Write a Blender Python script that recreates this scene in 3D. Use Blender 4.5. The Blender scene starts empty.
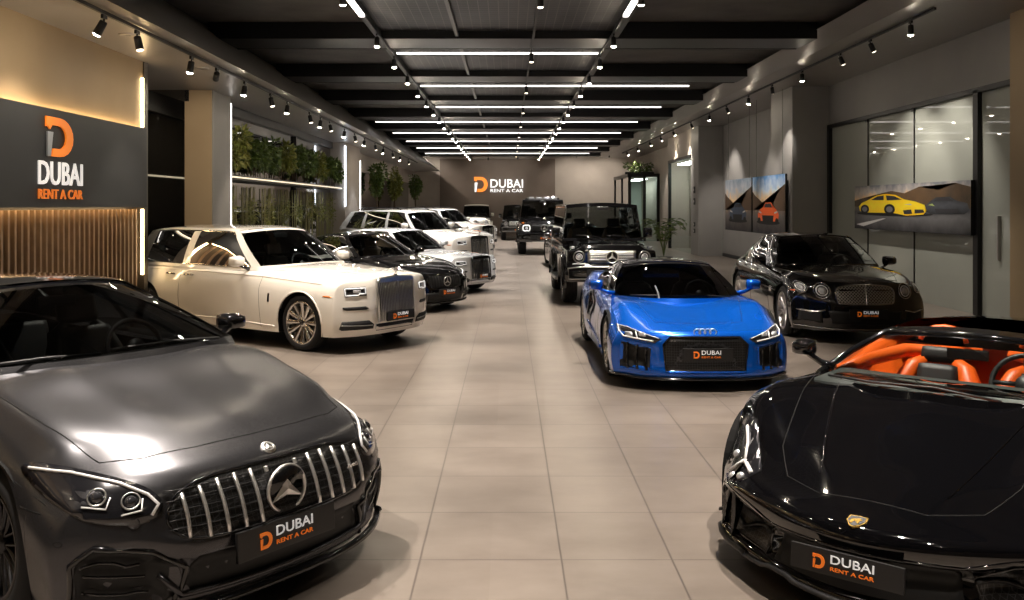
import bpy, bmesh, math, random, os
import numpy as np
from mathutils import Vector, Matrix
from mathutils.bvhtree import BVHTree
from mathutils.geometry import tessellate_polygon

S = bpy.context.scene
COL = S.collection
PI = math.pi
random.seed(7)

# ------------------------------------------------------------------ camera, world, exposure
cam = bpy.data.objects.new('camera', bpy.data.cameras.new('camera'))
COL.objects.link(cam); S.camera = cam
cam.location = (0, 0, 1.918); cam.rotation_euler = (PI/2, 0, 0)
cam.data.sensor_width = 36; cam.data.lens = 36*900/1024
cam.data.shift_x = 4/1024; cam.data.shift_y = -94/1024
cam.data.clip_start = .05; cam.data.clip_end = 200
S.view_settings.view_transform = 'Standard'; S.view_settings.look = 'None'
S.view_settings.gamma = 1; S.view_settings.exposure = 0.0; S.view_settings.use_curve_mapping = False
S.cycles.max_bounces = 7; S.cycles.glossy_bounces = 4; S.cycles.diffuse_bounces = 3
S.cycles.transparent_max_bounces = 10; S.cycles.caustics_reflective = False; S.cycles.caustics_refractive = False
S.cycles.sample_clamp_indirect = 4
W = bpy.data.worlds.new('world'); S.world = W; W.use_nodes = True
W.node_tree.nodes['Background'].inputs[0].default_value = (.9, .8, .7, 1)
W.node_tree.nodes['Background'].inputs[1].default_value = .02

# ------------------------------------------------------------------ materials
MATS = {}
def mat(name, col=(.5, .5, .5), metal=0., rough=.5, coat=0., coat_rough=.03, emit=None, es=1., spec=.5, ior=1.5):
    if name in MATS: return MATS[name]
    m = bpy.data.materials.new(name); m.use_nodes = True
    b = m.node_tree.nodes['Principled BSDF']
    b.inputs['Base Color'].default_value = (*col, 1)
    b.inputs['Metallic'].default_value = metal; b.inputs['Roughness'].default_value = rough
    b.inputs['Coat Weight'].default_value = coat; b.inputs['Coat Roughness'].default_value = coat_rough
    b.inputs['Specular IOR Level'].default_value = spec; b.inputs['IOR'].default_value = ior
    if emit:
        b.inputs['Emission Color'].default_value = (*emit, 1); b.inputs['Emission Strength'].default_value = es
    MATS[name] = m; return m
def nodes(m): return m.node_tree.nodes, m.node_tree.links, m.node_tree.nodes['Principled BSDF']
def noisy(m, c1, c2, scale=5., detail=4., rough=None, bump=0., bscale=None, coords='Object'):
    n, l, b = nodes(m)
    tc = n.new('ShaderNodeTexCoord'); t = n.new('ShaderNodeTexNoise'); t.inputs['Scale'].default_value = scale
    t.inputs['Detail'].default_value = detail
    l.new(tc.outputs[coords], t.inputs['Vector'])
    r = n.new('ShaderNodeValToRGB'); r.color_ramp.elements[0].color = (*c1, 1); r.color_ramp.elements[1].color = (*c2, 1)
    r.color_ramp.elements[0].position = .3; r.color_ramp.elements[1].position = .7
    l.new(t.outputs['Fac'], r.inputs['Fac']); l.new(r.outputs['Color'], b.inputs['Base Color'])
    if rough:
        mr = n.new('ShaderNodeMapRange'); mr.inputs['To Min'].default_value = rough[0]; mr.inputs['To Max'].default_value = rough[1]
        l.new(t.outputs['Fac'], mr.inputs['Value']); l.new(mr.outputs['Result'], b.inputs['Roughness'])
    if bump:
        t2 = n.new('ShaderNodeTexNoise'); t2.inputs['Scale'].default_value = bscale or scale*6
        l.new(tc.outputs[coords], t2.inputs['Vector'])
        bp = n.new('ShaderNodeBump'); bp.inputs['Strength'].default_value = bump; bp.inputs['Distance'].default_value = .01
        l.new(t2.outputs['Fac'], bp.inputs['Height']); l.new(bp.outputs['Normal'], b.inputs['Normal'])
    return m
def flakes(m, amt=.08, scale=900):
    n, l, b = nodes(m)
    tc = n.new('ShaderNodeTexCoord'); v = n.new('ShaderNodeTexVoronoi'); v.inputs['Scale'].default_value = scale
    l.new(tc.outputs['Object'], v.inputs['Vector'])
    mr = n.new('ShaderNodeMapRange'); r0 = b.inputs['Roughness'].default_value
    mr.inputs['To Min'].default_value = max(.02, r0-amt); mr.inputs['To Max'].default_value = r0+amt
    l.new(v.outputs['Distance'], mr.inputs['Value']); l.new(mr.outputs['Result'], b.inputs['Roughness'])
    return m
def glass_mat(name, tint=(.3, .33, .32), refl=1., rough=.01, ior=1.45):
    if name in MATS: return MATS[name]
    m = bpy.data.materials.new(name); m.use_nodes = True
    n, l = m.node_tree.nodes, m.node_tree.links; n.clear()
    out = n.new('ShaderNodeOutputMaterial'); mx = n.new('ShaderNodeMixShader'); tr = n.new('ShaderNodeBsdfTransparent')
    gl = n.new('ShaderNodeBsdfGlossy'); fr = n.new('ShaderNodeFresnel'); fr.inputs['IOR'].default_value = ior
    tr.inputs['Color'].default_value = (*tint, 1); gl.inputs['Color'].default_value = (refl, refl, refl, 1); gl.inputs['Roughness'].default_value = rough
    l.new(fr.outputs[0], mx.inputs[0]); l.new(tr.outputs[0], mx.inputs[1]); l.new(gl.outputs[0], mx.inputs[2]); l.new(mx.outputs[0], out.inputs[0])
    MATS[name] = m; return m
def mesh_pattern(name, c_line, c_hole, scale, thr=.25, axes=(1, 2), kind='diamond', metal=.9, rough=.38):
    """lattice pattern (diamond or honeycomb) in an object's own y/z plane"""
    if name in MATS: return MATS[name]
    m = mat(name, c_line, metal, rough); n, l, b = nodes(m)
    tc = n.new('ShaderNodeTexCoord')
    if kind == 'hex':
        v = n.new('ShaderNodeTexVoronoi'); v.feature = 'DISTANCE_TO_EDGE'; v.inputs['Scale'].default_value = scale; v.inputs['Randomness'].default_value = 0.15
        l.new(tc.outputs['Object'], v.inputs['Vector'])
        c = n.new('ShaderNodeMath'); c.operation = 'LESS_THAN'; c.inputs[1].default_value = thr
        l.new(v.outputs['Distance'], c.inputs[0]); fac = c.outputs[0]
    else:
        sx = n.new('ShaderNodeSeparateXYZ'); l.new(tc.outputs['Object'], sx.inputs[0])
        fs = []
        for sg in ((1, -1) if kind == 'diamond' else (0, )):
            a = n.new('ShaderNodeMath'); a.operation = 'MULTIPLY_ADD'; a.inputs[1].default_value = sg
            l.new(sx.outputs[axes[1]], a.inputs[0]); l.new(sx.outputs[axes[0]], a.inputs[2])
            p = n.new('ShaderNodeMath'); p.operation = 'PINGPONG'; p.inputs[1].default_value = 1/scale
            l.new(a.outputs[0], p.inputs[0])
            c = n.new('ShaderNodeMath'); c.operation = 'LESS_THAN'; c.inputs[1].default_value = thr/scale
            l.new(p.outputs[0], c.inputs[0]); fs.append(c)
        if len(fs) == 2:
            mxx = n.new('ShaderNodeMath'); mxx.operation = 'MAXIMUM'
            l.new(fs[0].outputs[0], mxx.inputs[0]); l.new(fs[1].outputs[0], mxx.inputs[1]); fac = mxx.outputs[0]
        else: fac = fs[0].outputs[0]
    mc = n.new('ShaderNodeMix'); mc.data_type = 'RGBA'; mc.inputs[6].default_value = (*c_hole, 1); mc.inputs[7].default_value = (*c_line, 1)
    l.new(fac, mc.inputs[0]); l.new(mc.outputs[2], b.inputs['Base Color'])
    mm = n.new('ShaderNodeMath'); mm.operation = 'MULTIPLY'; mm.inputs[1].default_value = metal
    l.new(fac, mm.inputs[0]); l.new(mm.outputs[0], b.inputs['Metallic'])
    return m

black = mat('black_gloss_trim', (.006, .006, .007), 0, .12, .6)
rubber = mat('tire_rubber', (.012, .012, .013), 0, .75, spec=.3)
dark = mat('matt_black', (.006, .006, .006), 0, .85, spec=.2)
plastic = mat('dark_plastic', (.012, .012, .013), 0, .45)
chrome = mat('chrome', (.78, .77, .75), 1, .12)
bright = mat('bright_chrome', (.92, .91, .89), 1, .40)
satin = mat('satin_metal', (.45, .44, .43), 1, .3)
disc_m = mat('brake_disc_steel', (.3, .29, .28), 1, .35)
lens = mat('lamp_lens', (.60, .61, .63), .5, .15, 1)
lamp_dark = mat('lamp_housing', (.015, .015, .018), .3, .15, 1)
drl = mat('daylight_lamp', (.8, .82, .85), .0, .3, .5, emit=(1, .97, .92), es=.5)
drl_off = mat('lamp_light_guide', (.86, .86, .87), .1, .3, .8)
orange_sign = mat('orange_letters', (.85, .19, .015), 0, .4, emit=(1, .22, .02), es=.25)
white_sign = mat('white_letters', (.85, .85, .85), 0, .4, emit=(1, 1, 1), es=.25)
plate_black = mat('plate_black', (.012, .012, .013), 0, .35)
cab_dark = mat('dark_leather', (.014, .013, .013), 0, .5)
cab_grey = mat('grey_leather', (.05, .047, .044), 0, .5)
cab_tan = mat('tan_leather', (.22, .15, .09), 0, .5)
glass_dark = glass_mat('tinted_glass', (.30, .32, .32))
glass_priv = glass_mat('privacy_glass', (.03, .03, .03))
glass_clear = glass_mat('clear_windscreen', (.82, .86, .84))

# ------------------------------------------------------------------ mesh helpers
def link_mesh(name, verts, faces, m, parent=None, smooth=True, mats=None, fm=None):
    me = bpy.data.meshes.new(name); me.from_pydata([tuple(v) for v in verts], [], [tuple(f) for f in faces])
    for mm in (mats or [m]): me.materials.append(mm)
    if fm is not None: me.polygons.foreach_set('material_index', fm)
    me.polygons.foreach_set('use_smooth', [smooth]*len(me.polygons)); me.update()
    o = bpy.data.objects.new(name, me); COL.objects.link(o)
    if parent: o.parent = parent
    return o
def link_bm(name, bm, m, parent=None, smooth=True, recalc=True):
    if recalc: bmesh.ops.recalc_face_normals(bm, faces=bm.faces)
    me = bpy.data.meshes.new(name); bm.to_mesh(me); bm.free()
    if m: me.materials.append(m)
    me.polygons.foreach_set('use_smooth', [smooth]*len(me.polygons))
    o = bpy.data.objects.new(name, me); COL.objects.link(o)
    if parent: o.parent = parent
    return o
def tag(o, label=None, cat=None, group=None, kind=None):
    for k, v in (('label', label), ('category', cat), ('group', group), ('kind', kind)):
        if v: o[k] = v
    return o
def empty(name, loc=(0, 0, 0), rz=0.):
    o = bpy.data.objects.new(name, None); COL.objects.link(o); o.location = loc; o.rotation_euler = (0, 0, rz)
    o.empty_display_size = .2; return o
def box(bm, c, d, rot=None, bev=0., taper=None):
    """box centred at c with full sizes d"""
    r = bmesh.ops.create_cube(bm, size=1); vs = r['verts']
    for v in vs:
        v.co = Vector((v.co.x*d[0], v.co.y*d[1], v.co.z*d[2]))
        if taper and v.co.z > 0: v.co.x *= taper[0]; v.co.y *= taper[1]
    if bev > 0:
        es = list({e for v in vs for e in v.link_edges})
        r2 = bmesh.ops.bevel(bm, geom=es, offset=bev, segments=2, profile=.7, affect='EDGES')
        vs = list({v for f in r2['faces'] for v in f.verts} | {v for v in vs if v.is_valid})
    M = Matrix.Translation(c) @ (rot.to_4x4() if rot else Matrix())
    for v in vs: v.co = M @ v.co
    return vs
def boxobj(name, lo, hi, m, parent=None, bev=.0, smooth=False):
    bm = bmesh.new(); box(bm, [(a+b)/2 for a, b in zip(lo, hi)], [abs(b-a) for a, b in zip(lo, hi)], bev=bev)
    return link_bm(name, bm, m, parent, smooth)
def cyl(bm, p0, p1, r0, r1=None, n=16, cap=True):
    p0, p1 = Vector(p0), Vector(p1); r1 = r0 if r1 is None else r1
    d = (p1-p0); z = d.normalized(); x = z.orthogonal().normalized(); y = z.cross(x)
    a = [bm.verts.new(p0+(x*math.cos(2*PI*i/n)+y*math.sin(2*PI*i/n))*r0) for i in range(n)]
    b = [bm.verts.new(p1+(x*math.cos(2*PI*i/n)+y*math.sin(2*PI*i/n))*r1) for i in range(n)]
    for i in range(n): bm.faces.new((a[i], a[(i+1) % n], b[(i+1) % n], b[i]))
    if cap: bm.faces.new(a[::-1]); bm.faces.new(b)
def tube3(bm, pts, r, closed=False, n=6, flat=1.):
    pts = [Vector(p) for p in pts]; N = len(pts); rings = []
    if N < 2: return
    prev = None
    for i, p in enumerate(pts):
        t = (pts[(i+1) % N]-pts[i-1]) if closed else (pts[min(i+1, N-1)]-pts[max(i-1, 0)])
        if t.length < 1e-9: t = Vector((1, 0, 0))
        t.normalize()
        if prev is None: x = t.orthogonal().normalized()
        else:
            x = prev-t*prev.dot(t)
            x = x.normalized() if x.length > 1e-6 else t.orthogonal().normalized()
        prev = x; y = t.cross(x)
        rr = r[i] if isinstance(r, (list, tuple)) else r
        rings.append([bm.verts.new(p+(x*math.cos(2*PI*k/n)+y*math.sin(2*PI*k/n)*flat)*rr) for k in range(n)])
    for i in range(N if closed else N-1):
        a, b = rings[i], rings[(i+1) % N]
        for k in range(n): bm.faces.new((a[k], a[(k+1) % n], b[(k+1) % n], b[k]))
    if not closed: bm.faces.new(rings[0][::-1]); bm.faces.new(rings[-1])
def lathe(bm, prof, axis='y', n=32, closed=False, c=(0, 0, 0)):
    """prof: list of (along, radius)"""
    rings = []
    for a, r in prof:
        ring = []
        for k in range(n):
            t = 2*PI*k/n
            if axis == 'y': co = (r*math.cos(t), a, r*math.sin(t))
            elif axis == 'z': co = (r*math.cos(t), r*math.sin(t), a)
            else: co = (a, r*math.cos(t), r*math.sin(t))
            ring.append(bm.verts.new(Vector(co)+Vector(c)))
        rings.append(ring)
    for i in range(len(rings)-(0 if closed else 1)):
        a, b = rings[i], rings[(i+1) % len(rings)]
        for k in range(n): bm.faces.new((a[k], a[(k+1) % n], b[(k+1) % n], b[k]))
    return rings
def pchip(xs, ys):
    xs = np.array(xs, float); ys = np.array(ys, float); n = len(xs); h = np.diff(xs); d = np.diff(ys)/h
    m = np.zeros(n)
    for i in range(1, n-1):
        if d[i-1]*d[i] > 0:
            w1 = 2*h[i]+h[i-1]; w2 = h[i]+2*h[i-1]; m[i] = (w1+w2)/(w1/d[i-1]+w2/d[i])
    m[0] = d[0]; m[-1] = d[-1]
    def f(x):
        x = np.clip(np.asarray(x, float), xs[0], xs[-1]); i = np.clip(np.searchsorted(xs, x)-1, 0, n-2)
        t = (x-xs[i])/h[i]
        return (2*t**3-3*t**2+1)*ys[i]+(t**3-2*t**2+t)*h[i]*m[i]+(-2*t**3+3*t**2)*ys[i+1]+(t**3-t**2)*h[i]*m[i+1]
    return f
def lin(xs, ys): return lambda x: np.interp(x, xs, ys)
def poly_depth(poly, y, z):
    """signed depth inside polygon: >0 inside"""
    P = np.array(poly, float); n = len(P); ins = False; dm = 9.
    for i in range(n):
        a, b = P[i], P[(i+1) % n]
        if (a[1] > z) != (b[1] > z) and y < (b[0]-a[0])*(z-a[1])/(b[1]-a[1])+a[0]: ins = not ins
        ab = b-a; t = max(0, min(1, ((y-a[0])*ab[0]+(z-a[1])*ab[1])/max(1e-9, ab@ab)))
        dm = min(dm, math.hypot(y-a[0]-t*ab[0], z-a[1]-t*ab[1]))
    return dm if ins else -dm

# ------------------------------------------------------------------ letters
TEXTC = {}
def text_bm(txt, size, depth, xscale=1., spacing=1.):
    key = (txt, size, depth, spacing)
    if key not in TEXTC:
        cu = bpy.data.curves.new('letters', 'FONT'); cu.body = txt; cu.size = size; cu.extrude = depth/2; cu.space_character = spacing
        cu.offset = size*.006; cu.resolution_u = 3
        o = bpy.data.objects.new('letters', cu); COL.objects.link(o)
        me = bpy.data.meshes.new_from_object(o.evaluated_get(bpy.context.evaluated_depsgraph_get()))
        bpy.data.objects.remove(o); bpy.data.curves.remove(cu)
        TEXTC[key] = me
    bm = bmesh.new(); bm.from_mesh(TEXTC[key])
    return bm
def place_text(name, txt, height, width, origin, right, up, m, parent, depth=.004, bold=True):
    """text fitted to a width x height box whose lower left corner is origin"""
    bm = text_bm(txt, 1., 1., spacing=1.02)
    xs = [v.co.x for v in bm.verts]; ys = [v.co.y for v in bm.verts]
    x0, x1, y0, y1 = min(xs), max(xs), min(ys), max(ys)
    R, U = Vector(right), Vector(up); N = R.cross(U)
    for v in bm.verts:
        v.co = Vector(origin)+R*((v.co.x-x0)/(x1-x0)*width)+U*((v.co.y-y0)/(y1-y0)*height)+N*(v.co.z*depth)
    return link_bm(name, bm, m, parent, smooth=False)
def prism(bm, pts2, o, R, U, d0, d1):
    R, U, o = Vector(R), Vector(U), Vector(o); N = R.cross(U)
    a = [bm.verts.new(o+R*p[0]+U*p[1]+N*d0) for p in pts2]; b = [bm.verts.new(o+R*p[0]+U*p[1]+N*d1) for p in pts2]
    n = len(pts2)
    for i in range(n): bm.faces.new((a[i], a[(i+1) % n], b[(i+1) % n], b[i]))
    for tri in tessellate_polygon([[Vector((p[0], p[1], 0)) for p in pts2]]):
        bm.faces.new([a[i] for i in tri]); bm.faces.new([b[i] for i in tri])
def logo_D(origin, h, right, up, m_or, m_bl, parent, depth=.01, wx=1.):
    """a slanted letter D with a cut notch and a blade at its lower left"""
    arc = lambda cx, cy, rx, ry, a0, a1, n=10: [(cx+rx*math.cos(math.radians(a0+(a1-a0)*i/n)), cy+ry*math.sin(math.radians(a0+(a1-a0)*i/n))) for i in range(n+1)]
    pts = [(-.02, 1.), ]+arc(.42, .5, .46, .5, 90, -90)+[(.16, 0), (.21, .2)]+arc(.40, .5, .24, .3, -90, 90)+[(.17, .8), (.10, .68), (.02, .78), (-.02, .74)]
    bm = bmesh.new(); prism(bm, [(p[0]*h*wx, p[1]*h) for p in pts], origin, right, up, -depth/2, depth/2)
    link_bm('logo_letter', bm, m_or, parent, smooth=False)
    bm = bmesh.new(); prism(bm, [(p[0]*h*wx, p[1]*h) for p in [(.02, .0), (.02, .62), (.2, .62), (.12, 0)]], origin, right, up, -depth/2, depth/2)
    link_bm('logo_blade', bm, m_bl, parent, smooth=False)
def mirror_y(bm):
    r = bmesh.ops.duplicate(bm, geom=bm.verts[:]+bm.edges[:]+bm.faces[:])
    for g in r['geom']:
        if isinstance(g, bmesh.types.BMVert): g.co.y *= -1
def copy_tree(o, parent=None):
    c = o.copy(); COL.objects.link(c); c.parent = parent
    for ch in list(o.children): copy_tree(ch, c)
    return c
# ------------------------------------------------------------------ car bodies
# Car space: front bumper at x=0, car faces +x, its left side is +y. "s" is the distance behind the front bumper (x = -s).
class Car:
    def __init__(c, name, label, cat, paint, sp, hero=True):
        c.root = empty(name); tag(c.root, label, cat); c.sp = sp; c.paint = paint; c.hero = hero; c.kz = sp.get('kz', 1.)
        c.body()
    # ---- outer body: a box of side, deck, front and rear patches bent by the plan bow and the nose profile
    def body(c):
        sp = c.sp; T = np.array(sp['deck'], float); L = sp['L']; s_ = T[:, 0]
        zc, zm, ze, zs, hw, ws, wb = [pchip(s_, T[:, i]) for i in range(1, 8)]
        zb = sp.get('zb', .2); F = sp.get('F', 1.2); Rr = sp.get('Rr', 1.1)
        bF, nF, bR, nR = sp['bow']; nose = lin(*zip(*sp['nose'])); tail = lin(*zip(*sp['tail']))
        zmid = sp.get('zmid', .5)
        bumps = sp.get('bumps', [])
        hw0, hwL = float(hw(0)), float(hw(L))
        def side_y(s, z):
            a, b, w, z1 = hw(s), ws(s), wb(s), zs(s)
            t = np.clip((z-zb)/np.maximum(z1-zb, .05), 0, 1)
            lo = a-(a-w)*(np.clip((zmid-t)/zmid, 0, 1))**2
            hi = a-(a-b)*(np.clip((t-zmid)/(1-zmid), 0, 1))**2.4
            y = np.where(t < zmid, lo, hi)
            for (cx, cz, sx, sz, amp) in sp.get('dents', []):
                y = y+amp*np.exp(-((s-cx)/sx)**2-((z-cz)/sz)**2)
            return y
        def deck_z(s, q):
            a = np.array([float(zc(s)), float(zm(s)), float(ze(s)), float(zs(s))])
            z = float(pchip(sp.get('qk', [0, .5, .87, 1.0]), a)(q))
            y = q*float(ws(s))
            for (pl, amp, sig) in bumps:
                ys = np.interp(s, pl[0], pl[1]); 
                e = min(1, max(0, (s-pl[0][0])/.25))*min(1, max(0, (pl[0][-1]-s)/.25))
                z += amp*e*math.exp(-((y-ys)/sig)**2)
            return z
        def warp(s, y, z):
            out = s
            if s < F:
                f = (1-s/F)**sp.get('Fp', 1.6)
                out = out+f*(bF*min(1.3, abs(y)/hw0)**nF+float(nose(z)))
            if s > L-Rr:
                f = (1-(L-s)/Rr)**1.6
                out = out-f*(bR*min(1.3, abs(y)/hwL)**nR+float(tail(z)))
            return out
        c.side_y, c.deck_z, c.warp = side_y, deck_z, warp
        # columns
        step = .045 if c.hero else .09
        cols = list(np.arange(0, L+1e-6, L/round(L/step)))
        cols += [.012, .03, L-.012, L-.03]
        Ra = sp['Ra']; zw = sp['zw']; arch = []
        grid = np.linspace(0, L, 400)
        wg = np.array([warp(s, float(hw(s)), .5) for s in grid])
        inv = lambda x: float(np.interp(x, wg, grid))
        nA = 18 if c.hero else 10
        ac = set()
        for wx in sp['wheels']:
            cols = [k for k in cols if not (wx-Ra-.01 < warp(k, float(hw(k)), .5) < wx+Ra+.01)]
            for i in range(nA+1):
                k = inv(wx-Ra*math.cos(PI*i/nA)); arch.append((k, zw+Ra*math.sin(PI*i/nA))); cols.append(k)
            cols += [inv(wx-Ra-.004), inv(wx+Ra+.004)]
        cols = sorted(set(round(k, 5) for k in cols))
        ad = {round(k, 5): z for k, z in arch}
        zb0 = pchip(*zip(*sp['sill'])) if 'sill' in sp else (lambda s: zb)
        nr = 20 if c.hero else 12
        qs = [0, .07, .15, .24, .33, .42, .5, .58, .66, .74, .81, .87, .91, .945, .97, .988, 1.0] if c.hero else [0, .17, .33, .5, .66, .8, .88, .94, .98, 1.]
        verts = []; idx = {}; faces = []; par = []; flag = []
        def V(x, y, z, s, q, t):
            k = (round(x, 5), round(y, 5), round(z, 5))
            if k not in idx: idx[k] = len(verts); verts.append((x, y, z)); par.append((s, q, t))
            return idx[k]
        def P(s, y, z, q, t): return V(-warp(s, y, z), y, z, s, q, t)
        rec = sp.get('recess', [])
        for sg in (1, -1):
            def F4(a, b, cc, d):
                f = [a, b, cc, d]
                f = [v for i, v in enumerate(f) if v not in f[:i]]
                if len(f) > 2: faces.append(f if sg > 0 else f[::-1])
            side = []
            for s in cols:
                z0 = ad.get(s, float(zb0(s))); z1 = float(zs(s)); col = []
                z0 = min(z0, z1-.03)
                for j in range(nr+1):
                    z = z0+(z1-z0)*j/nr
                    y = float(side_y(s, z))*sg
                    col.append(P(s, y, z, 1, j/nr))
                side.append(col)
            for i in range(len(cols)-1):
                for j in range(nr): F4(side[i][j], side[i][j+1], side[i+1][j+1], side[i+1][j])
            deck = []
            hs = sp['hole']
            for s in cols:
                w = float(ws(s)); deck.append([P(s, w*q*sg, deck_z(s, q), q, 1) for q in qs])
            for i in range(len(cols)-1):
                for j in range(len(qs)-1):
                    sm = warp((cols[i]+cols[i+1])/2, 0, 9)
                    if hs[0] < (cols[i]+cols[i+1])/2 < hs[1] and qs[j+1] < hs[2]: continue
                    F4(deck[i][j], deck[i+1][j], deck[i+1][j+1], deck[i][j+1])
            for end in (0, 1):
                s = cols[-1] if end else cols[0]; z0 = float(zb0(s)); g = []
                for q in qs:
                    zt = deck_z(s, q); g.append([])
                    for j in range(nr+1):
                        z = z0+(zt-z0)*j/nr; y = q*float(side_y(s, z if q < 1 else z))*sg
                        g[-1].append(P(s, y, z, q, j/nr))
                for i in range(len(qs)-1):
                    for j in range(nr):
                        a = (g[i][j], g[i+1][j], g[i+1][j+1], g[i][j+1])
                        F4(*(a[::-1] if not end else a)) if True else None
        used = sorted({v for f in faces for v in f}); remap = {v: i for i, v in enumerate(used)}
        faces = [[remap[v] for v in f] for f in faces]
        co = np.array(verts)[used]; prm = np.array(par)[used]
        # soften the edges between the patches
        E = set()
        for f in faces:
            for i in range(len(f)): a, b = f[i], f[(i+1) % len(f)]; E.add((min(a, b), max(a, b)))
        E = np.array(sorted(E)); n = len(co)
        cnt = {}
        for f in faces:
            for i in range(len(f)): a, b = f[i], f[(i+1) % len(f)]; k = (min(a, b), max(a, b)); cnt[k] = cnt.get(k, 0)+1
        bnd = np.zeros(n, bool)
        for (a, b), k in cnt.items():
            if k == 1: bnd[a] = bnd[b] = True
        wgt = np.zeros(n)
        wgt = np.maximum(wgt, np.clip(1-prm[:, 0]/.10, 0, 1)*(np.maximum(prm[:, 1], prm[:, 2]) > .86))
        wgt = np.maximum(wgt, np.clip(1-(L-prm[:, 0])/.12, 0, 1)*(np.maximum(prm[:, 1], prm[:, 2]) > .86))
        wgt = np.maximum(wgt, .5*(prm[:, 1] > .93)*(prm[:, 2] > .9))
        wgt = np.maximum(wgt, .35*(prm[:, 2] > .999)*(prm[:, 1] < .9)*(prm[:, 0] > .1))
        wgt[bnd] = 0
        for it in range(sp.get('soft', 8)):
            acc = np.zeros((n, 3)); dg = np.zeros(n)
            np.add.at(acc, E[:, 0], co[E[:, 1]]); np.add.at(acc, E[:, 1], co[E[:, 0]])
            np.add.at(dg, E[:, 0], 1); np.add.at(dg, E[:, 1], 1)
            av = acc/dg[:, None]; co = co+(av-co)*(wgt*.6)[:, None]
        # recesses in the front face
        for poly, depth in rec:
            ys = [p[0] for p in poly]; zs2 = [p[1] for p in poly]
            for i in range(n):
                if prm[i, 0] < .25 and prm[i, 2] < .999 or prm[i, 0] < .02:
                    y, z = abs(co[i, 1]), co[i, 2]
                    if min(ys)-.01 < y < max(ys)+.01 and min(zs2) < z < max(zs2):
                        d = poly_depth(poly, y, z)
                        if d > 0: co[i, 0] -= depth*min(1, d/.03)
        c.co = co
        c.bodyo = link_mesh('body', co, faces, c.paint, c.root)
        c.bvh = BVHTree.FromPolygons([Vector(v) for v in co], faces)
        # dark wheel wells and floor pan
        bm = bmesh.new()
        for wx in sp['wheels']:
            for sg in (1, -1):
                y0 = (float(hw(wx))-.035)*sg; y1 = y0-.42*sg; prof = []
                a = []; b = []
                for i in range(17):
                    t = PI*i/16; a.append(bm.verts.new((-wx+(Ra+.012)*math.cos(t), y0, zw+(Ra+.012)*math.sin(t)))); b.append(bm.verts.new((-wx+(Ra+.012)*math.cos(t), y1, zw+(Ra+.012)*math.sin(t))))
                for i in range(16): bm.faces.new((a[i], a[i+1], b[i+1], b[i]))
                c0 = bm.verts.new((-wx-Ra-.012, y1, zb)); c1 = bm.verts.new((-wx+Ra+.012, y1, zb)); bm.faces.new(b+[c0, c1])
                d0 = bm.verts.new((-wx-Ra-.012, y0, zb)); d1 = bm.verts.new((-wx+Ra+.012, y0, zb))
                bm.faces.new((a[0], b[0], c1, d1)); bm.faces.new((a[-1], b[-1], c0, d0))
        w0 = float(wb(L/2)); ff = sp['wheels'][0]-Ra-.02
        def pan(s0, s1, w):
            vs = [bm.verts.new((-s, y, zb+.01)) for s, y in ((s0, -w), (s1, -w), (s1, w), (s0, w))]; bm.faces.new(vs)
        pan(sp.get('pan', .45), L-.4, w0-.42); pan(sp['wheels'][0]+Ra+.02, sp['wheels'][1]-Ra-.02, w0-.03)
        if ff > .4: pan(.42, ff, w0-.15)
        link_bm('underbody', bm, dark, c.root, smooth=False)
    # ---- putting details on the skin
    def hit(c, view, a, b):
        if view == 'F': o, d = Vector((1.5, a, b)), Vector((-1, 0, 0))
        elif view == 'R': o, d = Vector((-c.sp['L']-1.5, a, b)), Vector((1, 0, 0))
        elif view == 'L': o, d = Vector((-a, 2.5, b)), Vector((0, -1, 0))
        elif view == 'Q': o, d = Vector((-a, -2.5, b)), Vector((0, 1, 0))
        else: o, d = Vector((-a, b, 3)), Vector((0, 0, -1))
        p, n, i, ds = c.bvh.ray_cast(o, d)
        if p is None or (view in 'LQ' and abs(p.y) < .2) or (view == 'F' and p.x < -c.sp['L']*.6):
            g = {'F': Vector((-.2, a, b)), 'R': Vector((-c.sp['L']+.2, a, b)), 'L': Vector((-a, .95, b)), 'Q': Vector((-a, -.95, b)), 'T': Vector((-a, b, .8))}[view]
            p, n, i, ds = c.bvh.find_nearest(g)
        if n.dot(d) > 0: n = -n
        return p, n
    def patch(c, poly, view, m, name, off=.004, cell=.045, parent=None, both=False, rim=.02, dir_off=0.):
        res = []
        if c.kz != 1 and view in 'FRLQ': poly = [(a, b*c.kz) for a, b in poly]
        for sg in ((1, -1) if both else (1, )):
            bm = bmesh.new(); vw = view
            if both and view == 'L' and sg < 0: vw = 'Q'
            vs = []
            for a, b in poly:
                if view in 'FR': vs.append(bm.verts.new((a*sg, b, 0)))
                elif view == 'T': vs.append(bm.verts.new((a, b*sg, 0)))
                else: vs.append(bm.verts.new((a, b, 0)))
            bm.faces.new(vs)
            for ax in (0, 1):
                lo = min(v.co[ax] for v in bm.verts); hi = max(v.co[ax] for v in bm.verts); k = max(1, int((hi-lo)/cell))
                for i in range(1, k):
                    n = [0, 0, 0]; n[ax] = 1; p = [0, 0, 0]; p[ax] = lo+(hi-lo)*i/k
                    bmesh.ops.bisect_plane(bm, geom=bm.verts[:]+bm.edges[:]+bm.faces[:], plane_co=p, plane_no=n)
            nor = {}
            for v in bm.verts:
                p, n = c.hit(vw, v.co.x, v.co.y); nor[v] = n
                v.co = p+n*off+(Vector((dir_off, 0, 0)) if vw == 'F' else Vector())
            if rim:
                be = [e for e in bm.edges if e.is_boundary]
                r = bmesh.ops.extrude_edge_only(bm, edges=be)
                for v in r['geom']:
                    if isinstance(v, bmesh.types.BMVert):
                        src = [e.other_vert(v) for e in v.link_edges if e.other_vert(v) in nor]
                        n = nor[src[0]] if src else Vector((1, 0, 0)); v.co -= n*rim
            res.append(link_bm(name, bm, m, parent or c.root))
        return res if both else res[0]
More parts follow.
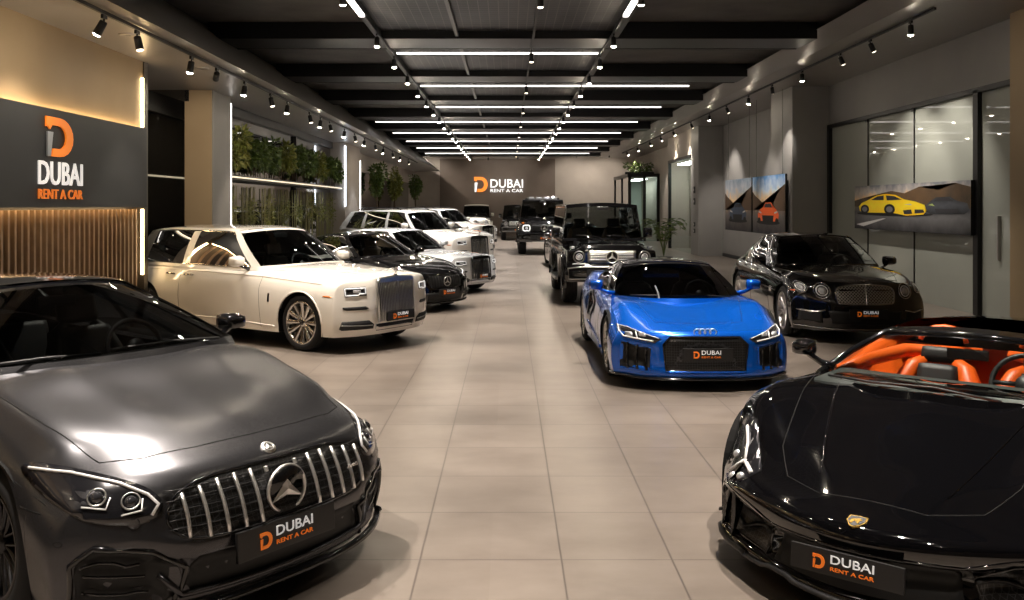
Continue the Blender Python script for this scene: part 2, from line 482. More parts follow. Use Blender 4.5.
    def line(c, pts, view, r, m, name, closed=False, parent=None, both=False, off=0., seg=.04, flat=1., n=6):
        res = []
        if c.kz != 1 and view in 'FRLQ': pts = [(a, b*c.kz) for a, b in pts]
        for sg in ((1, -1) if both else (1, )):
            vw = 'Q' if (both and view == 'L' and sg < 0) else view
            P = [Vector(p) for p in pts]; out = []
            N = len(P)
            for i in range(N if closed else N-1):
                a, b = P[i], P[(i+1) % N]; k = max(1, int((b-a).length/seg))
                for j in range(k): out.append(a+(b-a)*j/k)
            if not closed: out.append(P[-1])
            Q = []
            for p in out:
                u, v = p.x, p.y
                if view in 'FR': u *= sg
                elif view == 'T': v *= sg
                h, nn = c.hit(vw, u, v); Q.append(h+nn*off)
            bm = bmesh.new(); tube3(bm, Q, r, closed, n, flat)
            res.append(link_bm(name, bm, m, parent or c.root))
        return res if both else res[0]
    def gaps(c, lines, r=.0035):
        """all shut lines of the body: pattern on the body, one dark mesh"""
        bm = bmesh.new()
        for view, both, pts in lines:
            if view in 'FRLQ': pts = [(a, b*c.kz) for a, b in pts]
            for sg in ((1, -1) if both else (1, )):
                vw = 'Q' if (both and view == 'L' and sg < 0) else view
                P = [Vector(p) for p in pts]; Q = []
                for i in range(len(P)-1):
                    k = max(1, int((P[i+1]-P[i]).length/.05))
                    for j in range(k+(i == len(P)-2)):
                        p = P[i]+(P[i+1]-P[i])*j/k; u, v = p.x, p.y
                        if view in 'FR': u *= sg
                        elif view == 'T': v *= sg
                        h, nn = c.hit(vw, u, v); Q.append(h-nn*r*.3)
                tube3(bm, Q, r, False, 5)
        return link_bm('shut_line', bm, dark, c.root)
    # ---- cabin
    def cabin(c, trim=None, roof_mat=None, glass=None, side_glass=None, pillar_mat=None, ht=.93):
        k = c.sp['cab']; glass = glass or glass_dark; side_glass = side_glass or glass; roof_mat = roof_mat or c.paint
        wb, wt = k['wsb'], k['wst']      # (s_centre, s_corner, y, z_centre, z_corner)
        by, bz, ty, tz = [pchip(*zip(*k[n])) for n in ('by', 'bz', 'ty', 'tz')]
        rb, rt = k['rb'], k['rt']        # (s_corner, s_centre)
        cr = k.get('crown', .03); bl = k.get('bulge', .02); keys = k['keys']   # side keys: (s_base, s_top, kind of the stretch that follows)
        ts = [i/8 for i in range(9)]
        def fr(s0, s1, t): return s0+(s1-s0)*t**2.2
        segs = []; opn = k.get('open')
        A = []
        for t in ts:
            A.append((t, (fr(wb[0], wb[1], t), t*wb[2], wb[3]+(wb[4]-wb[3])*t*t), (fr(wt[0], wt[1], t), t*wt[2], wt[4]+cr*(1-t*t))))
        segs.append(('windscreen', A, 'F'))
        for i in range(len(keys)-1):
            (a0, b0, kind), (a1, b1, _) = keys[i], keys[i+1]; A = []; n = 2 if kind == 'pillar' else 7
            for j in range(n+1):
                t = j/n; a, b = a0+(a1-a0)*t, b0+(b1-b0)*t
                A.append((t, (a, float(by(a)), float(bz(a))), (b, float(ty(b)), float(tz(b)))))
            segs.append((kind, A, 'S'))
        A = []
        for t in ts[::-1]:
            A.append((t, (fr(rb[1], rb[0], t), t*float(by(rb[0])), float(bz(rb[0]))+(k.get('rcz', 0))*(1-t*t)), (fr(rt[1], rt[0], t), t*float(ty(rt[0])), float(tz(rt[0]))+cr*(1-t*t))))
        segs.append((k.get('rear', 'rear_window'), A, 'R'))
        hs = [0, .1, .25, .4, .55, .7, .85, ht, 1.0]
        bodyV = []; bodyF = []; bidx = {}; fmi = []
        def bv(p):
            q = (round(p[0], 4), round(p[1], 4), round(p[2], 4))
            if q not in bidx: bidx[q] = len(bodyV); bodyV.append(q)
            return bidx[q]
        roofline = []
        for kind, A, cls in segs:
            G = []
            for t, b, tp in A:
                row = []
                for h in hs:
                    s = b[0]+(tp[0]-b[0])*h; y = b[1]+(tp[1]-b[1])*h; z = b[2]+(tp[2]-b[2])*h
                    e = bl*math.sin(PI*h)
                    if cls == 'S': y += e
                    elif cls == 'F': s -= e*.4*(1-t**4); z += e*.7*(1-t**4); y += e*t**4
                    else: z += e*.6*(1-t**4); s += e*.4*(1-t**4); y += e*t**4
                    row.append((-s, y, z))
                G.append(row)
            isg = kind in ('windscreen', 'window', 'rear_window')
            if kind == 'window' or kind == 'rear_window' or kind == 'windscreen':
                h0 = 1 if kind == 'windscreen' else 0
                m = glass if kind == 'windscreen' else side_glass
                for sg in ((1, -1) if cls == 'S' else (1, )):
                    bm = bmesh.new(); cols2 = []
                    GG = G if cls == 'S' else ([[(p[0], -p[1], p[2]) for p in r] for r in (G[::-1] if cls == 'F' else G[::1])][:])
                    if cls == 'F': allr = [[(p[0], -p[1], p[2]) for p in r] for r in G[:0:-1]]+G
                    elif cls == 'R': allr = G+[[(p[0], -p[1], p[2]) for p in r] for r in G[-2::-1]]
                    else: allr = [[(p[0], p[1]*sg, p[2]) for p in r] for r in G]
                    for r in allr: cols2.append([bm.verts.new(p) for p in r[:8]])
                    for i in range(len(cols2)-1):
                        for j in range(7):
                            q = [cols2[i][j], cols2[i+1][j], cols2[i+1][j+1], cols2[i][j+1]]
                            try: bm.faces.new(q)
                            except ValueError: pass
                    nm = {'windscreen': 'windscreen', 'window': 'side_window', 'rear_window': 'rear_window'}[kind]
                    link_bm(nm, bm, m, c.root, recalc=False)
                rows = [7, 8]
            else: rows = list(range(9))
            # painted band over the glass, and pillars
            if opn and kind == 'window': rows = []
            for sg in (1, -1):
                for i in range(len(G)-1):
                    for a in range(len(rows)-1):
                        f = [bv((G[x][y][0], G[x][y][1]*sg, G[x][y][2])) for x, y in ((i, rows[a]), (i+1, rows[a]), (i+1, rows[a+1]), (i, rows[a+1]))]
                        f2 = [v for q, v in enumerate(f) if v not in f[:q]]
                        if len(f2) > 2: bodyF.append(f2 if sg < 0 else f2[::-1]); fmi.append(1 if (kind == 'pillar' and pillar_mat) else 0)
        # roof cap
        sec = []
        side_top = [A[i][2] for kind, A, cls in segs if cls == 'S' for i in range(len(A))]
        st = []
        for p in side_top:
            if not st or abs(p[0]-st[-1][0]) > 1e-5: st.append(p)
        n = len(st); s0, s1 = st[0][0], st[-1][0]
        for p in st:
            f0 = max(0, 1-(p[0]-s0)/max(.4, (s1-s0)*.5))**1.5; f1 = max(0, 1-(s1-p[0])/max(.4, (s1-s0)*.5))**1.5
            if p is st[0]: f0 = 1
            if p is st[-1]: f1 = 1
            sec.append([(-(p[0]+f0*(wt[0]-wt[1])*(1-t**2.2)+f1*(rt[1]-rt[0])*(1-t**2.2)), p[1]*t, p[2]+cr*(1-t*t)) for t in ts])
        for sg in (1, -1):
            for i in range(len(sec)-1):
                for j in range(8):
                    f = [bv((p[0], p[1]*sg, p[2])) for p in (sec[i][j], sec[i+1][j], sec[i+1][j+1], sec[i][j+1])]
                    f2 = [v for q, v in enumerate(f) if v not in f[:q]]
                    if opn and opn[0] < st[i][0] < opn[1]: continue
                    if len(f2) > 2: bodyF.append(f2 if sg > 0 else f2[::-1]); fmi.append(0)
        o = link_mesh('roof', bodyV, bodyF, roof_mat, c.root, mats=[roof_mat, pillar_mat or roof_mat], fm=fmi)
        # bright or black trim lines round the side windows
        if trim:
            for sg in (1, -1):
                bm = bmesh.new()
                ws_ = [(kind, A) for kind, A, cls in segs if cls == 'S' and kind != 'pillar' or cls == 'S' and kind == 'pillar']
                first = [i for i, (kk, A) in enumerate(ws_) if kk == 'window']
                lo, hi = first[0], first[-1]; bot = []; top = []
                for kk, A in ws_[lo:hi+1]:
                    for t, b, tp in A:
                        bot.append((-b[0], (b[1]+.004)*sg, b[2])); h = ht
                        top.append((-(b[0]+(tp[0]-b[0])*h), (b[1]+(tp[1]-b[1])*h+bl*math.sin(PI*h)+.002)*sg, b[2]+(tp[2]-b[2])*h))
                tube3(bm, bot+top[::-1], .009, True, 6); link_bm('window_trim', bm, trim, c.root)
        # ledge that closes the body round the cabin foot, and interior tub
        c.segs = segs
        bm = bmesh.new(); zl = wb[4]
        loop = []
        for kind, A, cls in segs:
            for t, b, tp in A: loop.append((-b[0], b[1], b[2]))
        full = [p for p in loop]+[(p[0], -p[1], p[2]) for p in loop[::-1]]
        o_ = []
        for p in full:
            q = (round(p[0], 4), round(p[1], 4), round(p[2], 4))
            if not o_ or q != o_[-1]: o_.append(q)
        if o_[0] == o_[-1]: o_.pop()
        cx = sum(p[0] for p in o_)/len(o_); r0 = []; r1 = []; r2 = []
        for p in o_:
            r0.append(bm.verts.new((p[0], p[1], p[2]+.004)))
            r1.append(bm.verts.new((p[0]+(cx-p[0])*.07, p[1]*.9, p[2]-.02))); r2.append(bm.verts.new((p[0]+(cx-p[0])*.09, p[1]*.88, max(.3, p[2]-.55))))
        for i in range(len(o_)):
            j = (i+1) % len(o_); bm.faces.new((r0[i], r0[j], r1[j], r1[i])); bm.faces.new((r1[i], r1[j], r2[j], r2[i]))
        f = bm.faces.new(r2); bmesh.ops.triangulate(bm, faces=[f])
        link_bm('door_lining', bm, k.get('lining', dark), c.root)
        # skirt: small outward lip so that no gap shows between cabin and body
        bm = bmesh.new(); a = []; b = []
        for p in o_:
            a.append(bm.verts.new((p[0], p[1], p[2]+.006))); d = Vector((p[0]-cx, p[1]*1.6, 0)).normalized()
            b.append(bm.verts.new((p[0]+d.x*.03, p[1]+d.y*.03, p[2]-.05)))
        for i in range(len(o_)): bm.faces.new((a[i], a[(i+1) % len(o_)], b[(i+1) % len(o_)], b[i]))
        link_bm('window_seal', bm, k.get('seal', c.paint), c.root)
    def seats(c, s, zf, m, m2=None, rows=1, y=.37, tall=.62, s2=None, wheel_y=.37, wheel_s=None, dash_m=None, zd=None, wdash=None, bw=.40, bk=1.):
        """front seats (and a rear bench), dashboard and steering wheel; s: front of the seat cushion, zf: cushion height"""
        k = c.sp['cab']; m2 = m2 or m
        for sg in (1, -1):
            bm = bmesh.new(); box(bm, (-s-.25, y*sg, zf), (.5, .48, .16), bev=.05)
            R = Matrix.Rotation(math.radians(-18), 3, 'Y')
            so = link_bm('seat', bm, m, c.root)
            bm = bmesh.new(); box(bm, (-s-.56, y*sg, zf+tall*.5), (.14, bw, tall), R, .05); link_bm('backrest', bm, m2, so)
            for e in (1, -1):
                bm = bmesh.new(); tube3(bm, [(-s-.43, y*sg+e*.20, zf+.02), (-s-.47, y*sg+e*.245, zf+tall*.25), (-s-.53, y*sg+e*.235, zf+tall*.6), (-s-.62, y*sg+e*.17, zf+tall*.92), (-s-.66, y*sg+e*.1, zf+tall*1.02)], [.05*bk, .065*bk, .06*bk, .045*bk, .03*bk], n=8)
                link_bm('side_bolster', bm, m, so)
            bm = bmesh.new(); box(bm, (-s-.68, y*sg, zf+tall+(.10 if tall > .5 else .05)), (.10, .26, .18 if tall > .5 else .11), R, .04); link_bm('headrest', bm, m2, so)
        if s2:
            bm = bmesh.new(); box(bm, (-s2-.22, 0, zf), (.5, 1.15, .16), bev=.05); bo = link_bm('rear_bench', bm, m, c.root)
            bm = bmesh.new(); box(bm, (-s2-.52, 0, zf+.3), (.14, 1.15, .55), Matrix.Rotation(math.radians(-20), 3, 'Y'), .05); link_bm('backrest', bm, m2, bo)
        wb = k['wsb']; zd = zd or wb[4]-.03; wd = wdash or wb[2]-.08
        bm = bmesh.new(); pr = [(wb[0]+.12, zd-.0), (wb[1]+.18, zd+.0), (wb[1]+.34, zd-.03), (wb[1]+.40, zd-.12), (wb[1]+.34, zd-.36), (wb[0]+.2, zd-.3)]
        n = 8; rings = []
        for i in range(n+1):
            yy = -wd+2*wd*i/n; e = 1-abs(yy/wd)**4*.25
            rings.append([bm.verts.new((-(wb[0]+(a-wb[0])), yy, zd+(z-zd)*e)) for a, z in pr])
        for i in range(n):
            for j in range(len(pr)): bm.faces.new((rings[i][j], rings[i][(j+1) % len(pr)], rings[i+1][(j+1) % len(pr)], rings[i+1][j]))
        bm.faces.new(rings[0]); bm.faces.new(rings[-1][::-1])
        link_bm('dashboard', bm, dash_m or cab_dark, c.root)
        # hooded cluster and steering wheel
        ws_ = wheel_s or wb[1]+.46; zc_ = zd-.02
        bm = bmesh.new(); R = Matrix.Rotation(math.radians(68), 4, 'Y')
        M = Matrix.Translation((-ws_, wheel_y, zc_)) @ Matrix.Rotation(math.radians(-24), 4, 'Y')
        pts = [M @ Vector((0, .185*math.cos(2*PI*i/28), .185*math.sin(2*PI*i/28))) for i in range(28)]
        tube3(bm, pts, .016, True, 8)
        for a in (0, 180, 270):
            a = math.radians(a); tube3(bm, [M @ Vector((0.02, .05*math.cos(a), .05*math.sin(a))), M @ Vector((0, .18*math.cos(a), .18*math.sin(a)))], .014, False, 6)
        lathe(bm, [(0, .001), (0, .06), (.03, .055), (.03, .001)], 'x', 16)
        for v in bm.verts[-64:]: v.co = M @ v.co
        link_bm('steering_wheel', bm, plastic, c.root)
        bm = bmesh.new(); box(bm, (-(k['wst'][1]-.16), 0, k['wst'][4]-.07), (.03, .24, .065), bev=.012); link_bm('rear_view_mirror', bm, plastic, c.root)
    def mirrors(c, s, y, z, m, size=(.15, .24, .15), arm=None, cap=None, drop=.07):
        size = (size[0], size[1]*.88, size[2]*.92); y = y-.03
        for sg in (1, -1):
            bm = bmesh.new(); vs = box(bm, (0, 0, 0), size, bev=min(size)*.36)
            for v in vs:
                f = (v.co.y/size[1])
                v.co.z *= 1-.25*max(0, f); v.co.x -= abs(f)*.03
                if v.co.x > 0: v.co.y *= .86; v.co.z *= .8
            bmesh.ops.subdivide_edges(bm, edges=[e for e in bm.edges if e.calc_length() > .04], cuts=1, use_grid_fill=True)
            for _ in range(3): bmesh.ops.smooth_vert(bm, verts=bm.verts, factor=.5)
            for v in bm.verts: v.co = Vector((v.co.x-s, v.co.y*sg+y*sg, v.co.z+z))
            o = link_bm('mirror', bm, m, c.root)
            bm = bmesh.new(); h = c.hit('T', s-.02, (y-.2)*sg)[0] if False else None
            tube3(bm, [(-s-.0, (y-.04)*sg, z-size[2]*.35), (-s+.02, (y-.13)*sg, z-size[2]*.5-drop*.5), (-s+.03, (y-.22)*sg, z-size[2]*.5-drop)], [.02, .022, .03], n=8, flat=1)
            link_bm('mirror_arm', bm, arm or black, o)
            bm = bmesh.new(); box(bm, (-s-size[0]*.5+.004, y*sg, z), (.01, size[1]*.78, size[2]*.7), bev=.004); link_bm('mirror_glass', bm, chrome, o)
    def handles(c, spots, m, w=.2, r=.013):
        for sg in (1, -1):
            for s, z in spots:
                z *= c.kz; vw = 'L' if sg > 0 else 'Q'; pts = []
                for i in range(7):
                    t = i/6; p, n = c.hit(vw, s+(t-.5)*w, z); pts.append(p+n*(.004+.03*math.sin(PI*t)))
                bm = bmesh.new(); tube3(bm, pts, r, False, 8); link_bm('door_handle', bm, m, c.root)
    def wheels(c, style='multi', n=10, rr=.25, col=None, tw=.26, caliper=None, hub=None, track=None, face=None):
        sp = c.sp; R = sp['R']; col = col or satin; proto = None
        key = (style, n, rr, col.name, R, tw, hub)
        for wi, wx in enumerate(sp['wheels']):
            hwv = track or float(np.interp(wx, [r[0] for r in sp['deck']], [r[5] for r in sp['deck']]))-.03
            for sg in (1, -1):
                e = empty('wheel', (-wx, (hwv-tw/2)*sg, R), 0 if sg > 0 else PI); e.parent = c.root
                if key not in WHEELS: WHEELS[key] = wheel_meshes(style, n, rr, col, R, tw, hub)
                for nm, me in WHEELS[key]:
                    o = bpy.data.objects.new(nm, me); COL.objects.link(o); o.parent = e
                if caliper:
                    bm = bmesh.new(); vs = box(bm, (0, 0, 0), (.09, .06, .2), bev=.02)
                    for v in vs: v.co = Vector((v.co.x+(rr*.72)*(-1 if sg > 0 else 1), v.co.y-.0+.02, v.co.z))
                    link_bm('brake_caliper', bm, caliper, e)
    def plate(c, s, z, w=.56, h=.13, y=0., tilt=0., text=True, m=None):
        e = empty('number_plate', (-s+.02, y, z*c.kz)); e.parent = c.root; e.rotation_euler = (0, -tilt, 0)
        bm = bmesh.new(); box(bm, (0, 0, 0), (.02, w, h), bev=.004); link_bm('plate', bm, m or plate_black, e, smooth=False)
        if text:
            R, U = (0, 1, 0), (0, 0, 1); x = .013
            logo_D((x, -w*.29, -h*.30), h*.56, R, U, orange_sign, orange_sign, e, .004)
            place_text('lettering', 'DUBAI', h*.34, w*.38, (x, -w*.13, -.0), R, U, white_sign, e)
            place_text('lettering', 'RENT A CAR', h*.15, w*.38, (x, -w*.13, -h*.28), R, U, orange_sign, e)
        return e
    def tail(c, poly, m=None):
        c.patch(poly, 'R', m or mat('red_lamp_lens', (.25, .01, .01), 0, .12, 1), 'tail_lamp', both=True)
    def set(c, x, d, th, scale=1.):
        c.root.location = (x, d, 0); c.root.rotation_euler = (0, 0, th-PI/2); c.root.scale = (scale,)*3
    def bars(c, spots, z0, z1, r, m, name='grille_bar', off=.012, view='F', flat=.6, parent=None, n=8, straight=False):
        out = []
        for y in spots:
            a, b = (z0(y), z1(y)) if callable(z0) else (z0, z1); pts = []
            for i in range(7):
                p, nn = c.hit('F', y, (a+(b-a)*i/6)*c.kz); pts.append(p+Vector((off+.0, 0, 0)))
            if straight: p0, p1 = pts[0], pts[-1]; pts = [p0+(p1-p0)*(i/6)+Vector((.016*math.sin(PI*i/6), 0, 0)) for i in range(7)]
            bm = bmesh.new(); tube3(bm, pts, r, False, n, flat); out.append(link_bm(name, bm, m, parent or c.root))
        return out
WHEELS = {}
def wheel_meshes(style, n, rr, col, R, tw, hub=None):
    out = []
    def me(bm, m, nm):
        bmesh.ops.recalc_face_normals(bm, faces=bm.faces); x = bpy.data.meshes.new(nm); bm.to_mesh(x); bm.free(); x.materials.append(m)
        x.polygons.foreach_set('use_smooth', [True]*len(x.polygons)); out.append((nm, x))
    h = tw/2
    bm = bmesh.new()
    pr = [(-h*.9, rr+.005), (-h, rr+.03), (-h, R-.05), (-h*.82, R-.012), (-h*.6, R)]
    for g in (-.45, -.15, .15, .45): pr += [(h*(g-.05), R), (h*(g-.03), R-.008), (h*(g+.03), R-.008), (h*(g+.05), R)]
    pr += [(h*.6, R), (h*.82, R-.012), (h, R-.05), (h*1.0, rr+.03), (h*.9, rr+.005)]
    lathe(bm, pr, 'y', 44); me(bm, rubber, 'tire')
    bm = bmesh.new()
    lathe(bm, [(h*.86, rr+.012), (h*.93, rr+.006), (h*.93, rr-.012), (h*.80, rr-.02), (-h*.1, rr-.05), (-h*.9, rr-.03), (-h*.9, rr+.01)], 'y', 44)
    fy = h*.70
    lathe(bm, [(fy-.06, .06), (fy-.01, .062), (fy+.004, .05), (fy+.006, .001)], 'y', 20)
    def spoke(a, w0, w1, off0=0., off1=0., y0=0., y1=.0):
        d = Vector((math.cos(a), 0, math.sin(a))); t = Vector((-math.sin(a), 0, math.cos(a)))
        ps = []
        for rad, w, of, yy in ((.045, w0, off0, fy-.012+y0), (rr*.55, (w0+w1)/2*.86, (off0+off1)/2, fy+.0), (rr-.012, w1, off1, fy+.018+y1)):
            c_ = d*rad+t*of
            ps.append([bm.verts.new(c_+t*w/2+Vector((0, yy-.012, 0))), bm.verts.new(c_+t*w*.28+Vector((0, yy+.006, 0))), bm.verts.new(c_-t*w*.28+Vector((0, yy+.006, 0))), bm.verts.new(c_-t*w/2+Vector((0, yy-.012, 0))), bm.verts.new(c_-t*w*.3+Vector((0, yy-.045, 0))), bm.verts.new(c_+t*w*.3+Vector((0, yy-.045, 0)))])
        for i in range(2):
            for j in range(6): bm.faces.new((ps[i][j], ps[i][(j+1) % 6], ps[i+1][(j+1) % 6], ps[i+1][j]))
    for i in range(n):
        a = 2*PI*i/n+PI/2
        if style == 'multi': spoke(a, .03, .045)
        elif style == 'y': spoke(a, .04, .022, 0, .045); spoke(a, .04, .022, 0, -.045)
        elif style == 'wide': spoke(a, .05, .085)
        elif style == 'twin': spoke(a, .022, .02, .018, .03); spoke(a, .022, .02, -.018, -.03)
    me(bm, col, 'rim')
    bm = bmesh.new(); lathe(bm, [(h*.1, .07), (h*.1, rr*.78), (-h*.02, rr*.78), (-h*.02, .05)], 'y', 36, closed=True); me(bm, disc_m, 'brake_disc')
    if hub:
        bm = bmesh.new(); lathe(bm, [(fy+.004, .034), (fy+.012, .03), (fy+.013, .001)], 'y', 20); me(bm, hub, 'hub_cap')
    return out
# ------------------------------------------------------------------ the models
def circle(cy, cz, r, n=24, a0=0): return [(cy+r*math.cos(2*PI*i/n+a0), cz+r*math.sin(2*PI*i/n+a0)) for i in range(n)]
def rrect(y0, y1, z0, z1, r=.03, n=4):
    out = []
    for cx, cz, a in ((y1-r, z1-r, 0), (y0+r, z1-r, 90), (y0+r, z0+r, 180), (y1-r, z0+r, 270)):
        for i in range(n+1): t = math.radians(a+90*i/n); out.append((cx+r*math.cos(t), cz+r*math.sin(t)))
    return out
def smooth_poly(pts, it=2):
    for _ in range(it):
        q = []
        for i in range(len(pts)):
            a, b = pts[i], pts[(i+1) % len(pts)]
            q += [(a[0]*.75+b[0]*.25, a[1]*.75+b[1]*.25), (a[0]*.25+b[0]*.75, a[1]*.25+b[1]*.75)]
        pts = q
    return pts
def star(c, o, r, m, ring=.012, parent=None, name='star_emblem', tilt=0., rays=.02):
    """three-pointed star in a ring, standing in the y/z plane at o"""
    bm = bmesh.new(); o = Vector(o); T = Matrix.Rotation(-tilt, 3, 'Y')
    tube3(bm, [o+T @ Vector((0, r*math.cos(2*PI*i/36), r*math.sin(2*PI*i/36))) for i in range(36)], ring, True, 8)
    for k in range(3):
        a = PI/2+2*PI*k/3; d = Vector((0, math.cos(a), math.sin(a))); t = Vector((0, -math.sin(a), math.cos(a)))
        v = [bm.verts.new(o+T @ p) for p in (t*rays*1.3*r/.12, -t*rays*1.3*r/.12, d*r*.98, Vector((.014*r/.12, 0, 0)), Vector((-.004, 0, 0)))]
        bm.faces.new((v[0], v[2], v[3])); bm.faces.new((v[2], v[1], v[3])); bm.faces.new((v[0], v[4], v[2])); bm.faces.new((v[2], v[4], v[1]))
    return link_bm(name, bm, m, parent or c.root, smooth=False)

WHEELS.clear()
def amg():
    paint = flakes(mat('matt_graphite_paint', (.085, .085, .092), .85, .27), .02, 1200)
    sp = dict(L=5.05, zb=.17, F=1.25, Rr=1.1, R=.36, Ra=.385, zw=.37, wheels=[.985, 3.92],
        deck=[(0, .74, .735, .71, .66, .955, .85, .92), (.15, .80, .795, .765, .70, .96, .84, .91), (.5, .875, .875, .875, .79, .955, .86, .92), (.93, .945, .945, .955, .86, .97, .87, .93), (1.4, 1.06, 1.055, 1.03, .94, .96, .89, .92),
              (2.4, 1.0, 1.0, 1.0, .95, .955, .88, .92), (3.3, 1.02, 1.02, 1.02, .96, .965, .88, .93), (3.95, 1.06, 1.06, 1.04, .97, .985, .87, .94), (4.6, 1.10, 1.09, 1.05, .97, .95, .84, .92), (5.05, 1.08, 1.06, 1.0, .92, .88, .78, .86)],
        bow=(.38, 3.0, .35, 2.6), nose=[(.1, .10), (.2, .035), (.3, .0), (.48, .0), (.6, .03), (.7, .10), (.8, .24)], tail=[(.2, .12), (.5, .0), (.9, .02), (1.1, .12)],
        hole=(1.50, 4.1, .80), zmid=.55,
        bumps=[(([.35, 1.5], [.30, .48]), .03, .05), (([.1, 1.3], [0, 0]), .012, .10)],
        recess=[([(-.2, .21), (-.2, .385), (.50, .38), (.56, .21)], .05), ([(.62, .2), (.55, .36), (.66, .455), (.84, .47), (.89, .38), (.88, .2)], .07), ([(-.2, .455), (-.2, .70), (.40, .695), (.58, .65), (.63, .58), (.58, .49), (.50, .455)], .035)],
        dents=[(2.4, .45, .8, .12, -.03)],
        cab=dict(wsb=(1.36, 1.60, .815, 1.085, 1.065), wst=(2.28, 2.42, .52, 0, 1.395), crown=.045, bulge=.025,
            by=[(1.5, .81), (1.6, .815), (2.0, .84), (3.0, .85), (3.8, .80), (4.55, .62)], bz=[(1.5, 1.07), (1.6, 1.065), (2.2, 1.02), (3.5, 1.02), (4.55, 1.10)],
            ty=[(2.3, .52), (2.6, .56), (3.1, .56), (3.8, .50), (4.5, .42)], tz=[(2.3, 1.395), (2.6, 1.42), (2.9, 1.42), (3.4, 1.37), (3.8, 1.27), (4.5, 1.14)],
            keys=[(1.60, 2.42, 'pillar'), (1.74, 2.53, 'window'), (2.80, 2.95, 'pillar'), (2.9, 3.03, 'window'), (3.75, 3.66, 'pillar'), (4.45, 3.72, 'end')], rb=(4.45, 4.62), rt=(3.72, 3.62), rear='rear_window'))
    c = Car('sports_saloon', 'matt graphite fastback with vertical grille bars and large ringed star, nearest car on the left', 'car', paint, sp)
    c.cabin(trim=chrome, roof_mat=black, glass=glass_mat('black_tint_windscreen', (.20, .21, .21)), side_glass=glass_clear, pillar_mat=paint)
    c.seats(2.05, .48, cab_dark, rows=2, s2=3.0, wheel_s=1.98, zd=1.03)
    gr = [(0, .70), (.25, .70), (.39, .69), (.50, .66), (.56, .60), (.575, .55), (.545, .49), (.48, .458), (.25, .45), (0, .45)]
    g = smooth_poly(gr[1:-1]+[(-a, b) for a, b in gr[::-1][1:-1]], 1)
    go = c.patch(g, 'F', mesh_pattern('black_honeycomb', (.10, .10, .105), (.003, .003, .003), 38, .05, kind='hex'), 'grille', off=.004)
    c.line(g, 'F', .008, black, 'grille_frame', closed=True, parent=go)
    sp_ = [(-.51+.085*i) for i in range(13)]
    zz0 = lambda y: .465+max(0, abs(y)-.45)*.22; zz1 = lambda y: .69-max(0, abs(y)-.30)*.16
    for y in sp_:
        if abs(y) < .02: continue
        if abs(y) < .13: c.bars([y], .66, .685, .010, bright, parent=go, off=.035)
        else: c.bars([y], zz0(y), zz1(y), .009, bright, parent=go, off=.03, flat=1.4, straight=True)
    for z in (.505, .545, .585, .625, .665):
        c.line([(-.57, z), (.57, z)], 'F', .0025, plastic, 'grille_louvre', parent=go, off=.012)
    p, n = c.hit('F', 0, .575); star(c, p+Vector((.030, 0, -.006)), .108, bright, .009, tilt=.05, rays=.026)
    bm = bmesh.new(); cyl(bm, p+Vector((.0, 0, 0)), p+Vector((.024, 0, -.006)), .108, n=36); link_bm('star_backing', bm, black, c.root)
    p, n = c.hit('T', .17, 0)
    bm = bmesh.new(); cyl(bm, p-n*.004, p+n*.006, .038, n=28); e = link_bm('hood_badge', bm, bright, c.root)
    bm = bmesh.new(); cyl(bm, p+n*.005, p+n*.0075, .028, n=28); link_bm('badge_face', bm, plastic, e)
    q = n.to_track_quat('X', 'Z').to_matrix()
    st = star(c, (0, 0, 0), .025, bright, .003, name='badge_star', rays=.04, parent=e)
    st.matrix_basis = Matrix.Translation(p+n*.009) @ q.to_4x4()
    # model badge on the grille
    pb, nb = c.hit('F', .44, .57); bt = empty('grille_badge', pb+Vector((.055, 0, 0)), 0); bt.parent = c.root; bt.rotation_euler = (0, 0, math.radians(9))
    place_text('lettering', 'AMG', .018, .085, (0, -.05, 0), (0, 1, 0), (0, 0, 1), chrome, bt, .006)
    # headlights
    hl = smooth_poly([(.575, .615), (.605, .685), (.70, .735), (.80, .765), (.875, .775), (.905, .745), (.907, .68), (.89, .62), (.83, .580), (.74, .562), (.63, .562)], 2)
    for o in c.patch(hl, 'F', lamp_dark, 'headlight', off=.004, both=True, cell=.03):
        sg = 1 if np.mean([v.co.y for v in o.data.vertices]) > 0 else -1
        for yy, zz, r in ((.69, .648, .037), (.79, .672, .037)):
            p, n = c.hit('F', yy*sg, zz)
            for rad, mm, dd, nm in ((r, chrome, .002, 'lamp_ring'), ):
                bm = bmesh.new(); x = n.orthogonal().normalized(); yv = n.cross(x)
                tube3(bm, [p+n*.007+(x*math.cos(2*PI*i/24)+yv*math.sin(2*PI*i/24))*rad for i in range(24)], .004, True, 6); link_bm(nm, bm, satin, o)
            bm = bmesh.new(); r_ = bmesh.ops.create_uvsphere(bm, u_segments=16, v_segments=8, radius=r*.8)
            for v in bm.verts: v.co = v.co*1. + Vector(p)-n*.008
            link_bm('projector_lens', bm, mat('projector_glass', (.08, .08, .09), .7, .06, 1), o)
    for par_, pts in ((1, [(.60, .612), (.655, .66), (.70, .705), (.80, .765), (.90, .80)]), ):
        c.line([(.885, .752), (.80, .745), (.70, .713), (.625, .665), (.598, .625), (.63, .585)], 'F', .0075, drl_off, 'daylight_strip', both=True, off=.008)
        c.line([(.735, .600), (.665, .612), (.648, .652)], 'F', .004, drl_off, 'light_guide', both=True, off=.008)
        c.line([(.845, .640), (.775, .625), (.748, .668)], 'F', .004, drl_off, 'light_guide', both=True, off=.008)
    c.line(hl, 'F', .004, black, 'headlight_seal', closed=True, both=True)
    c.patch(circle(.70, .565, .022, 16), 'F', paint, 'washer_cap', off=.003, both=True, rim=.005)
    c.line(circle(.70, .565, .023, 16), 'F', .0018, dark, 'washer_gap', closed=True, both=True)
